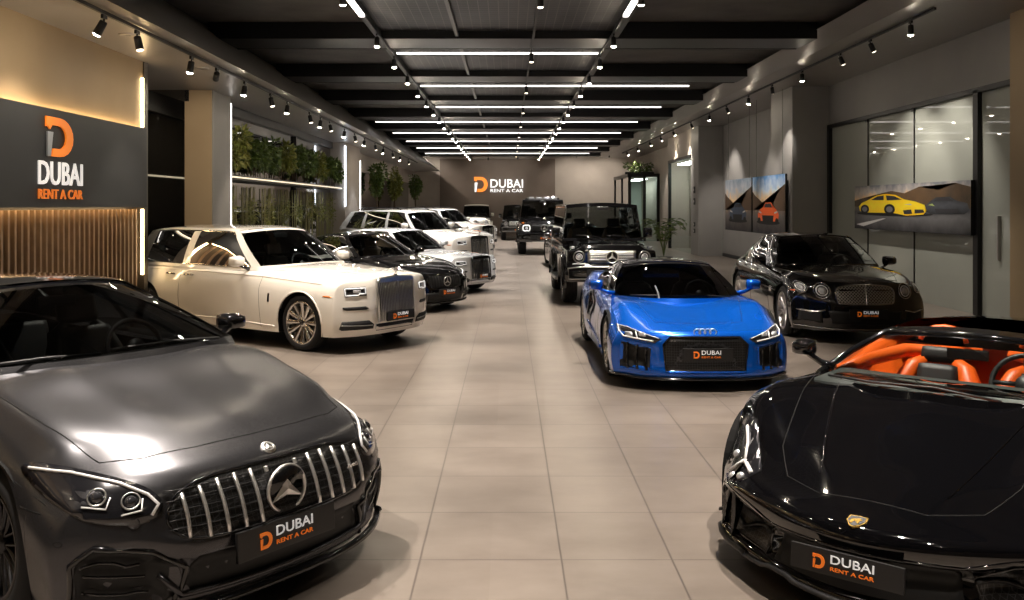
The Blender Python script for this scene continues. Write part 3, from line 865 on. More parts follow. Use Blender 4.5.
    for y, z in ((.93, .50), ):
        c.line(circle(y, z, .011, 12), 'F', .002, dark, 'parking_sensor', closed=True, both=True)
    # lower bumper
    c.patch([(-.52, .22), (-.46, .38), (.46, .38), (.52, .22)], 'F', mat('intake_black', (.004, .004, .004), 0, .6), 'lower_intake', off=.003)
    ins = smooth_poly([(.56, .18), (.52, .34), (.64, .43), (.82, .468), (.89, .41), (.885, .18)], 1)
    c.patch(ins, 'F', MATS['intake_black'], 'side_intake', off=.003, both=True)
    for k, z in enumerate((.26, .33, .39)): c.line([(.62+.02*k, z), (.74, z+.012), (.875, z+.03)], 'F', .007, black, 'intake_vane', both=True, off=.03, flat=1)
    c.line([(.55, .18), (.51, .345), (.64, .44), (.83, .478), (.90, .41), (.893, .18)], 'F', .013, black, 'intake_frame', both=True, off=.004)
    c.line([(-.95, .175), (-.6, .165), (0, .16), (.6, .165), (.95, .175)], 'F', .022, black, 'front_splitter', off=.03, flat=.6)
    c.line([(-.60, .33), (-.52, .215), (0, .205), (.52, .215), (.60, .33)], 'F', .014, paint, 'bumper_blade', off=.01, flat=1.)
    c.plate(c.warp(0, 0, .42)-.0, .385, .57, .135, tilt=.05, y=-.035)
    c.gaps([('T', 1, [(.30, 0), (.315, .3), (.36, .55), (.45, .70)]), ('T', 1, [(.45, .70), (.8, .765), (1.2, .80), (1.62, .80)]), ('L', 1, [(1.62, .93), (1.66, .8), (1.6, .5), (1.62, .25)]), ('L', 1, [(2.8, .98), (2.82, .6), (2.8, .25)]), ('L', 1, [(.5, .60), (.66, .605)]), ('F', 1, [(.93, .70), (.9, .58), (.935, .56)])])
    c.line([(1.5, .86), (2.4, .89), (3.6, .90)], 'L', .006, paint, 'belt_crease', both=True)
    c.mirrors(1.86, 1.05, 1.12, black, (.14, .20, .125)); c.handles([(2.62, .86), (3.6, .88)], paint)
    # wipers
    for sg, a in ((1, .62), (-1, -.15)):
        bm = bmesh.new(); k = c.sp['cab']['wsb']; tube3(bm, [(-1.45, a, 1.09), (-1.46, a-.3, 1.105), (-1.43, a-.62, 1.11)], .009, False, 6); link_bm('wiper', bm, plastic, c.root)
    c.wheels('twin', 10, .255, col=mat('black_rim', (.03, .03, .032), .7, .25), tw=.27)
    return c

def ghost(name, label, paint, roof=None, th_plate=True, hero=True, chrome_m=None, trim=True, side_glass=None, ornament=True, suv=False, hk=1.):
    sp = dict(L=5.4, zb=.22, F=1.1, Rr=1.0, R=.375, Ra=.40, zw=.38, wheels=[.87, 4.17], Fp=1.8,
        deck=[(0, .985, .975, .95, .89, .925, .86, .90), (.15, 1.01, 1.0, .965, .91, .94, .87, .91), (.8, 1.06, 1.04, .995, .94, .96, .885, .93), (1.6, 1.10, 1.08, 1.03, .97, .97, .90, .94),
              (2.6, 1.06, 1.06, 1.05, 1.0, .974, .91, .94), (3.8, 1.06, 1.06, 1.06, 1.0, .974, .90, .94), (4.6, 1.06, 1.06, 1.03, .96, .96, .87, .92), (5.4, 1.0, .99, .95, .86, .90, .80, .86)],
        bow=(.26, 3.2, .3, 2.6), nose=[(.2, .07), (.3, .02), (.4, .0), (.6, 0.), (.8, .025), (.94, .05), (1.0, .09)], tail=[(.2, .1), (.5, 0), (.8, .03), (1.0, .12)],
        hole=(1.75, 4.3, .82), zmid=.5, soft=6, bumps=[(([.1, 1.5], [.30, .60]), .008, .06)],
        recess=[([(-.2, .30), (-.2, .97), (.33, .955), (.345, .30)], .03)],
        cab=dict(wsb=(1.55, 1.80, .78, 1.10, 1.075), wst=(2.35, 2.48, .58, 0, 1.49), crown=.04, bulge=.03,
            by=[(1.7, .78), (2.2, .86), (3.4, .87), (4.2, .82), (4.7, .70)], bz=[(1.7, 1.075), (2.4, 1.06), (3.6, 1.07), (4.7, 1.06)],
            ty=[(2.4, .58), (2.8, .62), (3.5, .62), (4.1, .58), (4.6, .5)], tz=[(2.4, 1.49), (2.8, 1.515), (3.3, 1.515), (3.8, 1.48), (4.3, 1.40)],
            keys=[(1.80, 2.48, 'pillar'), (1.97, 2.60, 'window'), (2.90, 2.98, 'pillar'), (3.06, 3.12, 'window'), (3.95, 3.78, 'pillar'), (4.62, 4.08, 'end')], rb=(4.62, 4.72), rt=(4.08, 4.0)))
    if not hero: sp['soft'] = 3
    else:
        sp['wheels'] = [.87, 4.28]; sp['hole'] = (1.75, 4.5, .82)
        sp['cab'].update(wst=(2.35, 2.48, .60, 0, 1.555), by=[(1.7, .78), (2.2, .86), (3.8, .87), (4.4, .82), (4.9, .70)], bz=[(1.7, 1.075), (2.4, 1.06), (4.0, 1.07), (4.9, 1.06)],
            ty=[(2.4, .60), (2.8, .64), (3.9, .64), (4.5, .60), (5.0, .5)], tz=[(2.4, 1.555), (2.8, 1.585), (3.9, 1.585), (4.4, 1.56), (4.8, 1.50)],
            keys=[(1.80, 2.48, 'pillar'), (1.97, 2.60, 'window'), (3.30, 3.30, 'pillar'), (3.47, 3.45, 'window'), (4.46, 4.36, 'pillar'), (4.92, 4.66, 'end')], rb=(4.92, 5.02), rt=(4.66, 4.60))
    if hk != 1 and not suv:
        sp['cab'] = dict(sp['cab'], wsb=(*sp['cab']['wsb'][:3], 1.10*hk, 1.075*hk), bz=[(a, b*hk) for a, b in sp['cab']['bz']])
    if hk != 1:
        k = sp['kz'] = hk
        sp['deck'] = [(r[0], r[1]*k, r[2]*k, r[3]*k, r[4]*k, *r[5:]) for r in sp['deck']]; sp['nose'] = [(a*k, b) for a, b in sp['nose']]; sp['tail'] = [(a*k, b*.3) for a, b in sp['tail']]
        sp['recess'] = [([(a, b*k) for a, b in p], d) for p, d in sp['recess']]
    if suv:
        sp['zb'] = .30; sp['R'] = .42; sp['Ra'] = .45; sp['zw'] = .42
        sp['deck'][-3:] = [(3.8, 1.20, 1.20, 1.20, 1.12, .974, .90, .94), (4.6, 1.24, 1.24, 1.22, 1.12, .97, .88, .93), (5.4, 1.24, 1.23, 1.18, 1.06, .92, .84, .88)]
        sp['cab'] = dict(wsb=(1.50, 1.74, .80, 1.21, 1.18), wst=(2.20, 2.34, .62, 0, 1.74), crown=.04, bulge=.03,
            by=[(1.6, .80), (2.2, .87), (4.2, .87), (5.2, .80)], bz=[(1.6, 1.18), (2.4, 1.19), (5.2, 1.25)],
            ty=[(2.3, .62), (2.8, .66), (4.2, .66), (5.1, .62)], tz=[(2.3, 1.74), (2.9, 1.78), (3.8, 1.78), (4.9, 1.72)],
            keys=[(1.74, 2.34, 'pillar'), (1.88, 2.46, 'window'), (2.92, 2.98, 'pillar'), (3.04, 3.08, 'window'), (3.95, 3.92, 'pillar'), (4.10, 4.02, 'window'), (4.80, 4.55, 'pillar'), (5.12, 4.78, 'end')], rb=(5.12, 5.2), rt=(4.78, 4.85))
        sp['hole'] = (1.75, 4.9, .82)
    c = Car(name, label, 'car', paint, sp, hero)
    c.cabin(trim=chrome if trim else None, roof_mat=roof, glass=glass_mat('grey_windscreen', (.42, .46, .46)), side_glass=side_glass or (glass_priv if hero else glass_dark))
    c.seats(2.25, .75 if suv else .52, cab_grey, y=.38, s2=3.2)
    ch = chrome_m or chrome
    y1 = .335; top = lambda y: .955-abs(y)*.10
    g = [(-y1, .39), (-y1, top(y1)-.02), (0, .935), (y1, top(y1)-.02), (y1, .39)]
    K = c.kz
    go = c.patch(g, 'F', mat('grille_void', (.02, .02, .02), .2, .5), 'grille', off=.003)
    bm = bmesh.new(); x0 = -c.warp(0, 0, .9*K)+.035
    fr = [(-y1-.02, .385), (-y1-.02, .915), (-y1+.015, .955), (0, .975), (y1-.015, .955), (y1+.02, .915), (y1+.02, .385)]
    tube3(bm, [Vector((-c.warp(0, p[0], p[1]*K)+.03, p[0], p[1]*K)) for p in fr], .02, False, 8, .8); link_bm('grille_surround', bm, ch, go)
    bm = bmesh.new(); prism(bm, [(p[0], p[1]*K) for p in ((-y1+.0, .905), (y1-.0, .905), (y1-.01, .95), (0, .972), (-y1+.01, .95))], (0, 0, 0), (0, 1, 0), (0, 0, 1), x0-.02, x0+.012); link_bm('grille_cap', bm, ch, go, False)
    n = 22 if hero else 12
    for i in range(n):
        y = -y1+.02+(2*y1-.04)*i/(n-1); pts = [(-c.warp(0, y, z*K)+.028, y, z*K) for z in (.40, .55, .7, .8, top(y)-.025)]
        bm = bmesh.new(); tube3(bm, pts, .0085, False, 6, .6 if hero else 1); link_bm('grille_bar', bm, ch if hero else chrome, go)
    bm = bmesh.new(); box(bm, (x0+.02, 0, .645*K), (.018, .02, .54*K), bev=.004); link_bm('grille_spine', bm, ch, go)
    if ornament:
        bm = bmesh.new(); b = (x0-.02, 0, .985*K)
        lathe(bm, [(0, .028), (.012, .026), (.02, .012), (.035, .010)], 'z', 14, c=b)
        z = b[2]-.985
        tube3(bm, [(b[0], 0, 1.01+z), (b[0]+.005, 0, 1.04+z), (b[0]+.018, 0, 1.075+z), (b[0]+.03, 0, 1.10+z)], [.012, .018, .014, .006], n=8)
        for sg in (1, -1): tube3(bm, [(b[0]+.01, .008*sg, 1.075+z), (b[0]-.02, .035*sg, 1.085+z), (b[0]-.05, .045*sg, 1.075+z)], [.008, .012, .003], n=6, flat=.5)
        link_bm('hood_ornament', bm, chrome, c.root)
    hl = rrect(.52, .80, .745, .86, .015)
    for o in c.patch(hl, 'F', lamp_dark, 'headlight', both=True): pass
    c.line([(.79, .76), (.79, .847), (.535, .847), (.535, .775), (.62, .775), (.64, .758), (.79, .758)], 'F', .008, drl, 'daylight_strip', closed=True, both=True, off=.010)
    c.patch(rrect(.60, .70, .79, .825, .01), 'F', lens, 'headlight_lens', both=True, off=.012)
    ib = mat('intake_black', (.004, .004, .004), 0, .6)
    c.patch([(.50, .585), (.55, .61), (.83, .61), (.83, .585), (.79, .567), (.54, .567)], 'F', ib, 'bumper_slot', both=True)
    c.patch([(.42, .31), (.42, .37), (.50, .425), (.84, .425), (.86, .33), (.83, .31)], 'F', ib, 'side_intake', both=True)
    c.line([(.44, .36), (.84, .375)], 'F', .006, ch, 'intake_blade', both=True, off=.012)
    c.patch([(-.36, .275), (-.37, .36), (.37, .36), (.36, .275)], 'F', ib, 'lower_intake')
    c.line([(.38, .30), (.385, .37)], 'F', .008, ch, 'intake_trim', both=True)
    if not hero: pass
    c.plate(c.warp(0, 0, .45)-.05, .455, .54, .12)
    c.patch([(.30, .735), (.31, .755), (.44, .757), (.45, .737)], 'L', mat('amber_lens', (.55, .16, .03), .1, .2, 1), 'side_marker', both=True, rim=.006)
    c.patch(rrect(1.44, 1.475, .62, .74, .01), 'L', black, 'side_vent', both=True, rim=.008)
    c.line([(0.5, .90), (1.6, .955), (2.8, .975), (4.2, .97)], 'L', .006, paint, 'shoulder_crease', both=True)
    c.line([(1.35, .30), (2.5, .33), (3.75, .31)], 'L', .012, paint, 'sill_crease', both=True)
    dB = 3.42 if hero else 2.98
    c.gaps([('T', 1, [(.12, .36), (.6, .48), (1.1, .62), (1.6, .80)]), ('L', 1, [(1.62, 1.0), (1.66, .8), (1.62, .27)]), ('L', 1, [(dB, 1.03), (dB+.02, .6), (dB, .27)]), ('L', 1, [(dB+1.12, 1.03), (dB+1.02, .85), (dB+.82, .75)])], .004)
    ra = sp['Ra']+.012
    c.line([(.87-ra*math.cos(PI*i/14), (sp['zw']+ra*math.sin(PI*i/14))/c.kz) for i in range(15)], 'L', .012, paint, 'wheel_arch_lip', both=True, off=.0)
    c.mirrors(2.02, 1.05, 1.15*(1.17 if suv else 1), paint, (.14, .24, .17), drop=.05); c.handles([(dB-.20, .91), (dB+.24, .91)], chrome, .22, .014)
    c.wheels('wide' if hero else 'multi', 12, .28, col=mat('polished_rim', (.62, .60, .57), 1, .2), tw=.25, hub=black)
    return c

def r8():
    paint = mat('electric_blue_paint', (.003, .12, .66), .5, .19, 1.)
    sp = dict(L=4.43, zb=.14, F=1.2, Rr=1.0, R=.345, Ra=.37, zw=.355, wheels=[.97, 3.62], Fp=1.7,
        deck=[(0, .60, .60, .595, .55, .945, .88, .92), (.2, .645, .655, .67, .61, .95, .87, .93), (.55, .70, .725, .775, .70, .955, .86, .93), (.97, .77, .80, .85, .785, .965, .865, .93), (1.15, .815, .825, .85, .785, .955, .865, .92), (1.5, .845, .85, .85, .785, .95, .86, .91),
              (2.3, .86, .86, .85, .80, .925, .85, .90), (3.0, .90, .90, .92, .86, .955, .87, .91), (3.6, .95, .96, .985, .90, .975, .86, .93), (4.1, .96, .965, .97, .88, .955, .84, .92), (4.43, .93, .93, .92, .83, .92, .80, .88)],
        bow=(.34, 3.0, .3, 2.6), nose=[(.1, .05), (.16, .0), (.3, .0), (.5, .01), (.57, .045), (.66, .14), (.75, .2)], tail=[(.2, .1), (.5, 0), (.9, .05)],
        hole=(1.50, 3.25, .84), zmid=.5, soft=6, bumps=[(([.1, 1.5], [.46, .56]), .012, .05)],
        dents=[(2.75, .62, .30, .14, -.06)],
        recess=[([(-.2, .2), (-.2, .56), (.38, .56), (.47, .48), (.44, .2)], .03), ([(.55, .22), (.57, .44), (.84, .50), (.86, .26)], .05)],
        cab=dict(wsb=(1.10, 1.50, .76, .845, .83), wst=(2.12, 2.28, .55, 0, 1.165), crown=.05, bulge=.03,
            by=[(1.4, .755), (1.5, .76), (2.0, .81), (2.9, .80), (3.4, .70), (3.9, .55)], bz=[(1.4, .83), (1.5, .83), (2.2, .85), (3.0, .93), (3.9, .98)],
            ty=[(2.2, .55), (2.6, .57), (3.0, .54), (3.6, .46)], tz=[(2.2, 1.165), (2.5, 1.19), (2.8, 1.18), (3.2, 1.12), (3.7, 1.0)],
            keys=[(1.50, 2.28, 'pillar'), (1.60, 2.37, 'window'), (2.85, 2.86, 'pillar'), (3.2, 3.0, 'window'), (3.5, 3.2, 'pillar'), (3.8, 3.3, 'end')], rb=(3.8, 4.0), rt=(3.3, 3.15)))
    c = Car('supercar', 'bright metallic blue two-seat sports coupe with black roof and hexagonal grille, facing the camera', 'car', paint, sp)
    c.cabin(trim=None, roof_mat=black, glass=glass_mat('black_tint_windscreen', (.20, .21, .21)), side_glass=glass_priv)
    c.seats(1.95, .36, cab_dark, y=.37, tall=.55, wheel_s=1.98, zd=.83)
    ib = mat('intake_black', (.004, .004, .004), 0, .6)
    hexm = mesh_pattern('black_honeycomb', (.10, .10, .105), (.003, .003, .003), 38, .05, kind='hex')
    g = [(-.41, .21), (-.44, .48), (-.36, .555), (.36, .555), (.44, .48), (.41, .21)]
    go = c.patch(g, 'F', hexm, 'grille'); c.line(g, 'F', .012, black, 'grille_frame', closed=True, parent=go)
    c.line([(-.41, .2), (.41, .2)], 'F', .012, paint, 'grille_base', parent=go)
    sid = [(.57, .20), (.555, .44), (.70, .455), (.845, .50), (.865, .40), (.86, .22)]
    c.patch(sid, 'F', ib, 'side_intake', both=True); 
    for k, y in enumerate((.61, .70, .79)): c.bars([y, -y], .22, .44+.02*k, .011, black, name='intake_fin', off=.03, flat=1.6)
    c.line(sid, 'F', .008, paint, 'intake_frame', closed=True, both=True)
    hl = [(.455, .535), (.53, .495), (.83, .535), (.87, .585), (.865, .64), (.78, .63), (.66, .59)]
    for o in c.patch(hl, 'F', lamp_dark, 'headlight', both=True, off=.005): pass
    c.line([(.54, .508), (.82, .543), (.855, .585), (.85, .628)], 'F', .007, drl_off, 'daylight_strip', both=True, off=.012)
    c.line([(.855, .632), (.77, .622), (.66, .588), (.48, .536)], 'F', .005, drl_off, 'light_guide', both=True, off=.010)
    c.line([(.70, .59), (.69, .53)], 'F', .007, drl_off, 'light_guide', both=True, off=.010)
    for y in (.64, .77): c.patch(rrect(y-.035, y+.035, .55, .585, .01), 'F', lens, 'headlight_lens', both=True, off=.010)
    # four rings on the nose
    bm = bmesh.new(); p, n = c.hit('F', 0, .59)
    for i in range(4):
        y = -.081+.054*i; q, nn = c.hit('F', y, .598); tube3(bm, [q+Vector((.014, .036*math.cos(2*PI*k/24), .032*math.sin(2*PI*k/24)+.008)) for k in range(24)], .006, True, 6)
    link_bm('ring_emblem', bm, bright, c.root)
    p, n = c.hit('F', -.33, .51); bt = empty('grille_badge', p+Vector((.02, 0, 0))); bt.parent = c.root
    place_text('lettering', 'R8', .02, .05, (0, -.03, 0), (0, 1, 0), (0, 0, 1), chrome, bt, .004)
    c.line([(-.93, .15), (-.5, .135), (0, .13), (.5, .135), (.93, .15)], 'F', .016, black, 'front_splitter', off=.02, flat=.7)
    c.plate(c.warp(0, 0, .38)-.045, .395, .52, .125)
    c.gaps([('T', 1, [(.36, .0), (.36, .3), (.38, .47)]), ('T', 1, [(.38, .47), (.8, .56), (1.3, .66), (1.6, .74)]), ('L', 1, [(1.62, .80), (1.66, .6), (1.6, .3), (1.62, .2)]), ('L', 1, [(2.82, .84), (2.6, .6), (2.66, .2)])])
    c.patch([(2.72, .28), (2.66, .62), (2.78, .84), (2.98, .86), (3.02, .66), (2.98, .34)], 'L', black, 'side_blade', both=True, off=.006)
    c.line([(1.5, .24), (2.4, .30), (2.9, .38)], 'L', .02, paint, 'sill_crease', both=True)
    c.mirrors(1.66, .99, .96, paint, (.13, .20, .15), arm=paint, drop=.03)
    for a in (.55, -.05):
        bm = bmesh.new(); tube3(bm, [(-1.18, a, .86), (-1.24, a-.28, .875), (-1.22, a-.56, .88)], .007, False, 6); link_bm('wiper', bm, plastic, c.root)
    c.wheels('y', 5, .255, col=mat('grey_rim', (.5, .49, .48), 1, .25), tw=.26)
    return c

def bentley(name='saloon', label='', paint=None, hero=True, white=False):
    paint = paint or mat('black_paint', (.0035, .0035, .004), 0, .08, 1.)
    sp = dict(L=5.3, zb=.18, F=1.2, Rr=1.1, R=.37, Ra=.395, zw=.375, wheels=[.92, 3.98], Fp=1.7,
        deck=[(0, .86, .84, .78, .70, .93, .84, .90), (.15, .895, .875, .82, .74, .94, .85, .91), (.5, .94, .93, .90, .83, .955, .86, .92), (.95, .975, .965, .95, .88, .97, .87, .93), (1.6, 1.02, 1.01, .97, .91, .965, .88, .93),
              (2.6, 1.0, 1.0, .99, .93, .97, .89, .93), (3.6, 1.0, 1.0, 1.0, .94, .98, .89, .94), (4.1, 1.02, 1.02, 1.02, .95, .99, .88, .95), (4.7, 1.02, 1.0, .97, .9, .95, .84, .9), (5.3, .96, .94, .88, .80, .88, .78, .84)],
        bow=(.40, 2.6, .4, 2.4), nose=[(.12, .08), (.22, .02), (.35, .0), (.6, .02), (.75, .06), (.86, .14)], tail=[(.2, .1), (.5, 0), (.9, .04)],
        hole=(1.75, 4.1, .82), zmid=.5, bumps=[(([.1, 1.5], [0.0, 0.0]), .014, .05)], soft=8,
        recess=[([(-.2, .56), (-.2, .83), (.33, .82), (.42, .74), (.40, .58), (.34, .56)], .02)],
        cab=dict(wsb=(1.52, 1.80, .76, 1.02, 1.0), wst=(2.36, 2.50, .55, 0, 1.40), crown=.045, bulge=.03,
            by=[(1.7, .76), (2.2, .84), (3.4, .85), (4.2, .78), (4.7, .66)], bz=[(1.7, 1.0), (2.6, .99), (3.8, 1.01), (4.7, 1.03)],
            ty=[(2.4, .55), (2.8, .60), (3.4, .60), (4.2, .5)], tz=[(2.4, 1.40), (2.8, 1.43), (3.2, 1.43), (3.7, 1.37), (4.3, 1.22)],
            keys=[(1.80, 2.50, 'pillar'), (1.93, 2.62, 'window'), (2.86, 2.95, 'pillar'), (2.95, 3.04, 'window'), (3.85, 3.68, 'pillar'), (4.55, 4.0, 'end')], rb=(4.55, 4.68), rt=(4.0, 3.9)))
    c = Car(name, label, 'car', paint, sp, hero)
    c.cabin(trim=chrome, glass=glass_mat('smoked_windscreen', (.34, .36, .36)), side_glass=glass_dark)
    c.seats(2.2, .48, cab_dark, s2=3.1)
    return c
def flying_spur():
    c = bentley('luxury_saloon', 'black luxury saloon with chrome mesh grille and round headlights, beside the glass wall')
    m = mesh_pattern('chrome_wire_mesh', (.75, .74, .72), (.004, .004, .004), 46, .28, kind='diamond')
    y1 = .40; g = [(-.34, .555), (-.39, .60), (-y1, .74), (-.34, .80), (0, .825), (.34, .80), (y1, .74), (.39, .60), (.34, .555)]
    g = smooth_poly(g, 1)
    go = c.patch(g, 'F', m, 'grille'); c.line(g, 'F', .012, chrome, 'grille_surround', closed=True, parent=go)
    c.bars([0], .56, .82, .01, chrome, 'grille_spine', off=.012, parent=go)
    for y, z, r in ((.565, .73, .10), (.80, .765, .066)):
        for o in c.patch(circle(y, z, r), 'F', lamp_dark, 'headlight', both=True, off=.006, cell=.04):
            pass
        c.line(circle(y, z, r), 'F', .009, chrome, 'headlight_ring', closed=True, both=True, off=.006)
        c.line(circle(y, z, r*.68), 'F', .007, drl_off, 'daylight_ring', closed=True, both=True, off=.008)
        c.patch(circle(y, z, r*.5, 16), 'F', lens, 'headlight_lens', both=True, off=.014, cell=.03)
    ib = mat('intake_black', (.004, .004, .004), 0, .6)
    c.patch([(-.45, .28), (-.50, .46), (.50, .46), (.45, .28)], 'F', ib, 'lower_intake')
    c.patch([(.56, .28), (.58, .44), (.84, .47), (.86, .32)], 'F', ib, 'side_intake', both=True)
    c.line([(.54, .47), (.70, .435), (.87, .46)], 'F', .009, chrome, 'intake_trim', both=True, off=.006)
    c.line([(-.90, .24), (-.5, .215), (0, .21), (.5, .215), (.90, .24)], 'F', .008, chrome, 'bumper_trim', off=.006)
    c.plate(c.warp(0, 0, .42)-.03, .435, .52, .12)
    p, n = c.hit('T', .16, 0)
    bm = bmesh.new()
    for sg in (1, -1): tube3(bm, [p+Vector((0, .01*sg, .012)), p+Vector((-.01, .06*sg, .02)), p+Vector((-.03, .11*sg, .014))], [.012, .008, .003], n=6, flat=.4)
    tube3(bm, [p+Vector((.0, 0, .0)), p+Vector((0, 0, .03))], [.016, .01], n=10); link_bm('winged_emblem', bm, chrome, c.root)
    amber = mat('amber_lens', (.55, .16, .03), .1, .2, 1)
    c.patch([(.44, .70), (.45, .725), (.60, .725), (.60, .70)], 'L', mat('red_marker', (.35, .06, .02), 0, .2, 1), 'side_marker', both=True, rim=.005)
    c.gaps([('T', 1, [(.2, .0), (.24, .3), (.34, .52)]), ('T', 1, [(.34, .52), (.8, .62), (1.3, .72), (1.7, .80)]), ('L', 1, [(1.64, .94), (1.68, .7), (1.62, .25)]), ('L', 1, [(2.88, .96), (2.9, .6), (2.88, .25)])])
    c.line([(.9, .80), (1.8, .835), (2.8, .84), (3.5, .85)], 'L', .007, c.paint, 'shoulder_crease', both=True)
    c.line([(1.4, .28), (2.6, .30), (3.5, .28)], 'L', .009, chrome, 'sill_trim', both=True)
    c.patch(rrect(1.46, 1.60, .60, .68, .02), 'L', chrome, 'side_vent', both=True, rim=.005)
    c.mirrors(1.95, 1.05, 1.05, c.paint, (.15, .24, .16)); c.handles([(2.7, .87), (3.6, .88)], chrome)
    c.wheels('y', 7, .27, col=satin, tw=.26)
    return c
def lambo():
    paint = mat('jet_black_paint', (.002, .002, .0025), 0, .05, 1.)
    orange = mat('orange_leather', (.80, .12, .01), 0, .42)
    sp = dict(L=4.8, zb=.13, F=1.35, Rr=1.0, R=.335, Ra=.355, zw=.345, wheels=[1.10, 3.78], Fp=1.5,
        deck=[(0, .47, .455, .44, .39, .90, .84, .87), (.15, .50, .49, .49, .43, .925, .85, .89), (.45, .58, .60, .67, .60, .985, .90, .93), (.8, .70, .70, .80, .755, 1.015, .94, .95), (1.15, .845, .81, .855, .80, 1.02, .94, .96), (1.55, .885, .88, .86, .80, .985, .88, .93),
              (2.4, .82, .82, .83, .78, .95, .86, .92), (3.0, .88, .88, .90, .82, .98, .88, .93), (3.7, .98, .97, .96, .88, 1.01, .89, .96), (4.3, 1.0, .99, .96, .86, .99, .86, .94), (4.8, .96, .95, .92, .82, .95, .82, .9)],
        bow=(.50, 1.75, .3, 2.6), nose=[(.1, .06), (.14, .01), (.2, .06), (.28, .09), (.36, .03), (.42, .02), (.47, .05), (.6, .1)], tail=[(.2, .1), (.5, 0), (.9, .05)],
        hole=(1.66, 3.1, .86), zmid=.55, soft=3,
        bumps=[(([.15, 1.6], [.28, .52]), .012, .035), (([.35, 1.5], [.62, .74]), .008, .04)],
        recess=[([(-.2, .17), (-.2, .355), (.40, .34), (.46, .17)], .06), ([(.48, .17), (.44, .30), (.60, .37), (.86, .40), (.89, .25), (.84, .17)], .08)],
        cab=dict(wsb=(1.22, 1.62, .76, .875, .85), wst=(2.12, 2.26, .54, 0, 1.06), crown=.045, bulge=.02, lining=orange, open=(2.33, 2.98),
            by=[(1.6, .76), (2.0, .82), (2.8, .80), (3.4, .68), (3.9, .5)], bz=[(1.6, .85), (2.2, .83), (3.0, .93), (3.9, .98)],
            ty=[(2.2, .54), (2.6, .56), (3.0, .53), (3.6, .42)], tz=[(2.2, 1.06), (2.5, 1.09), (2.9, 1.09), (3.6, 1.0)],
            keys=[(1.62, 2.26, 'pillar'), (1.76, 2.40, 'window'), (2.92, 2.98, 'pillar'), (3.5, 3.3, 'end')], rb=(3.5, 3.6), rt=(3.3, 3.2), rear='pillar'))
    c = Car('supercar', 'glossy black wedge-nosed roadster with orange seats and gold shield badge, nearest car on the right', 'car', paint, sp)
    c.cabin(trim=None, roof_mat=paint, glass=glass_clear, side_glass=glass_clear)
    c.seats(2.08, .36, orange, cab_dark, y=.32, tall=.46, wheel_s=2.0, zd=.872, wheel_y=.34, bw=.27, bk=1.35, dash_m=mat('dash_leather_reflection', (.04, .048, .046), 0, .5))  # dash colour carries the greenish grey reflection of the windscreen
    bm = bmesh.new()
    A_ = [(-1.63, .765, .85), (-1.95, .665, .965), (-2.27, .545, 1.068)]; Hd = [(-(2.12+.14*(y/.54)**2.2), y, 1.105-.045*(y/.54)**2) for y in (.4, .25, .1)]
    full = A_+Hd; tube3(bm, full+[(-2.12, 0, 1.108)]+[(p[0], -p[1], p[2]) for p in full[::-1]], .022, False, 8); link_bm('windscreen_frame', bm, black, c.root)
    # orange rear bulkhead trim behind the seats
    bm = bmesh.new()
    for sg in (1, -1): tube3(bm, [(-2.86, .08*sg, .90), (-2.84, .30*sg, .88), (-2.75, .56*sg, .88), (-2.3, .70*sg, .85), (-1.85, .72*sg, .83)], [.03, .045, .05, .045, .03], n=8)
    link_bm('cabin_trim', bm, orange, c.root)
    bm = bmesh.new()
    tube3(bm, [(-2.84+.04*abs(i)/4, .32+.15*math.sin(PI*i/8), .96+.10*math.cos(PI*i/8)) for i in range(-4, 5)], .018, False, 6)
    tube3(bm, [(-2.84+.04*abs(i)/4, -.32+.15*math.sin(PI*i/8), .96+.10*math.cos(PI*i/8)) for i in range(-4, 5)], .018, False, 6)
    link_bm('roll_hoop', bm, orange, c.root)
    ib = mat('intake_black', (.004, .004, .004), 0, .6)
    hexm = mesh_pattern('black_honeycomb', (.10, .10, .105), (.003, .003, .003), 38, .05, kind='hex')
    c.patch([(-.43, .175), (-.39, .335), (0, .355), (.39, .335), (.43, .175)], 'F', ib, 'lower_intake')
    s1 = [(.49, .18), (.455, .295), (.60, .365), (.85, .395), (.875, .25), (.83, .18)]
    c.patch(s1, 'F', hexm, 'side_intake', both=True)
    c.line(s1, 'F', .007, black, 'intake_frame', closed=True, both=True)
    c.line([(.455, .30), (.60, .25), (.70, .20), (.80, .24), (.90, .22)], 'F', .014, plastic, 'intake_wing', both=True, off=.02, flat=.6)
    c.line([(-.93, .16), (-.72, .125), (-.4, .15), (0, .135), (.4, .15), (.72, .125), (.93, .16)], 'F', .016, plastic, 'front_splitter', off=.012, flat=.6)
    c.line([(.0, .375), (.43, .355), (.60, .395), (.88, .42)], 'F', .006, paint, 'nose_crease', both=True)
    # headlights on the wings, seen from above, with Y-shaped light guides
    hl = [(.46, .62), (.38, .74), (.46, .85), (.64, .90), (.86, .89), (.76, .78)]
    for o in c.patch(hl, 'T', lamp_dark, 'headlight', both=True, off=.004, cell=.04): pass
    c.line(hl, 'T', .004, black, 'headlight_seal', closed=True, both=True)
    c.line([(.45, .67), (.55, .75)], 'T', .013, drl_off, 'light_guide', both=True, off=.008, flat=.6)
    c.line([(.55, .75), (.56, .84)], 'T', .012, drl_off, 'light_guide', both=True, off=.008, flat=.6)
    c.line([(.55, .75), (.65, .78), (.75, .83)], 'T', .012, drl_off, 'light_guide', both=True, off=.008, flat=.6)
    for s, y in ((.50, .80), (.66, .85), (.45, .73)):
        p, n = c.hit('T', s, y)
        for sg in (1, -1):
            bm = bmesh.new(); bmesh.ops.create_uvsphere(bm, u_segments=14, v_segments=8, radius=.026)
            for v in bm.verts: v.co += Vector((p.x, p.y*sg, p.z-.006))
            link_bm('headlight_lens', bm, lens, c.root)
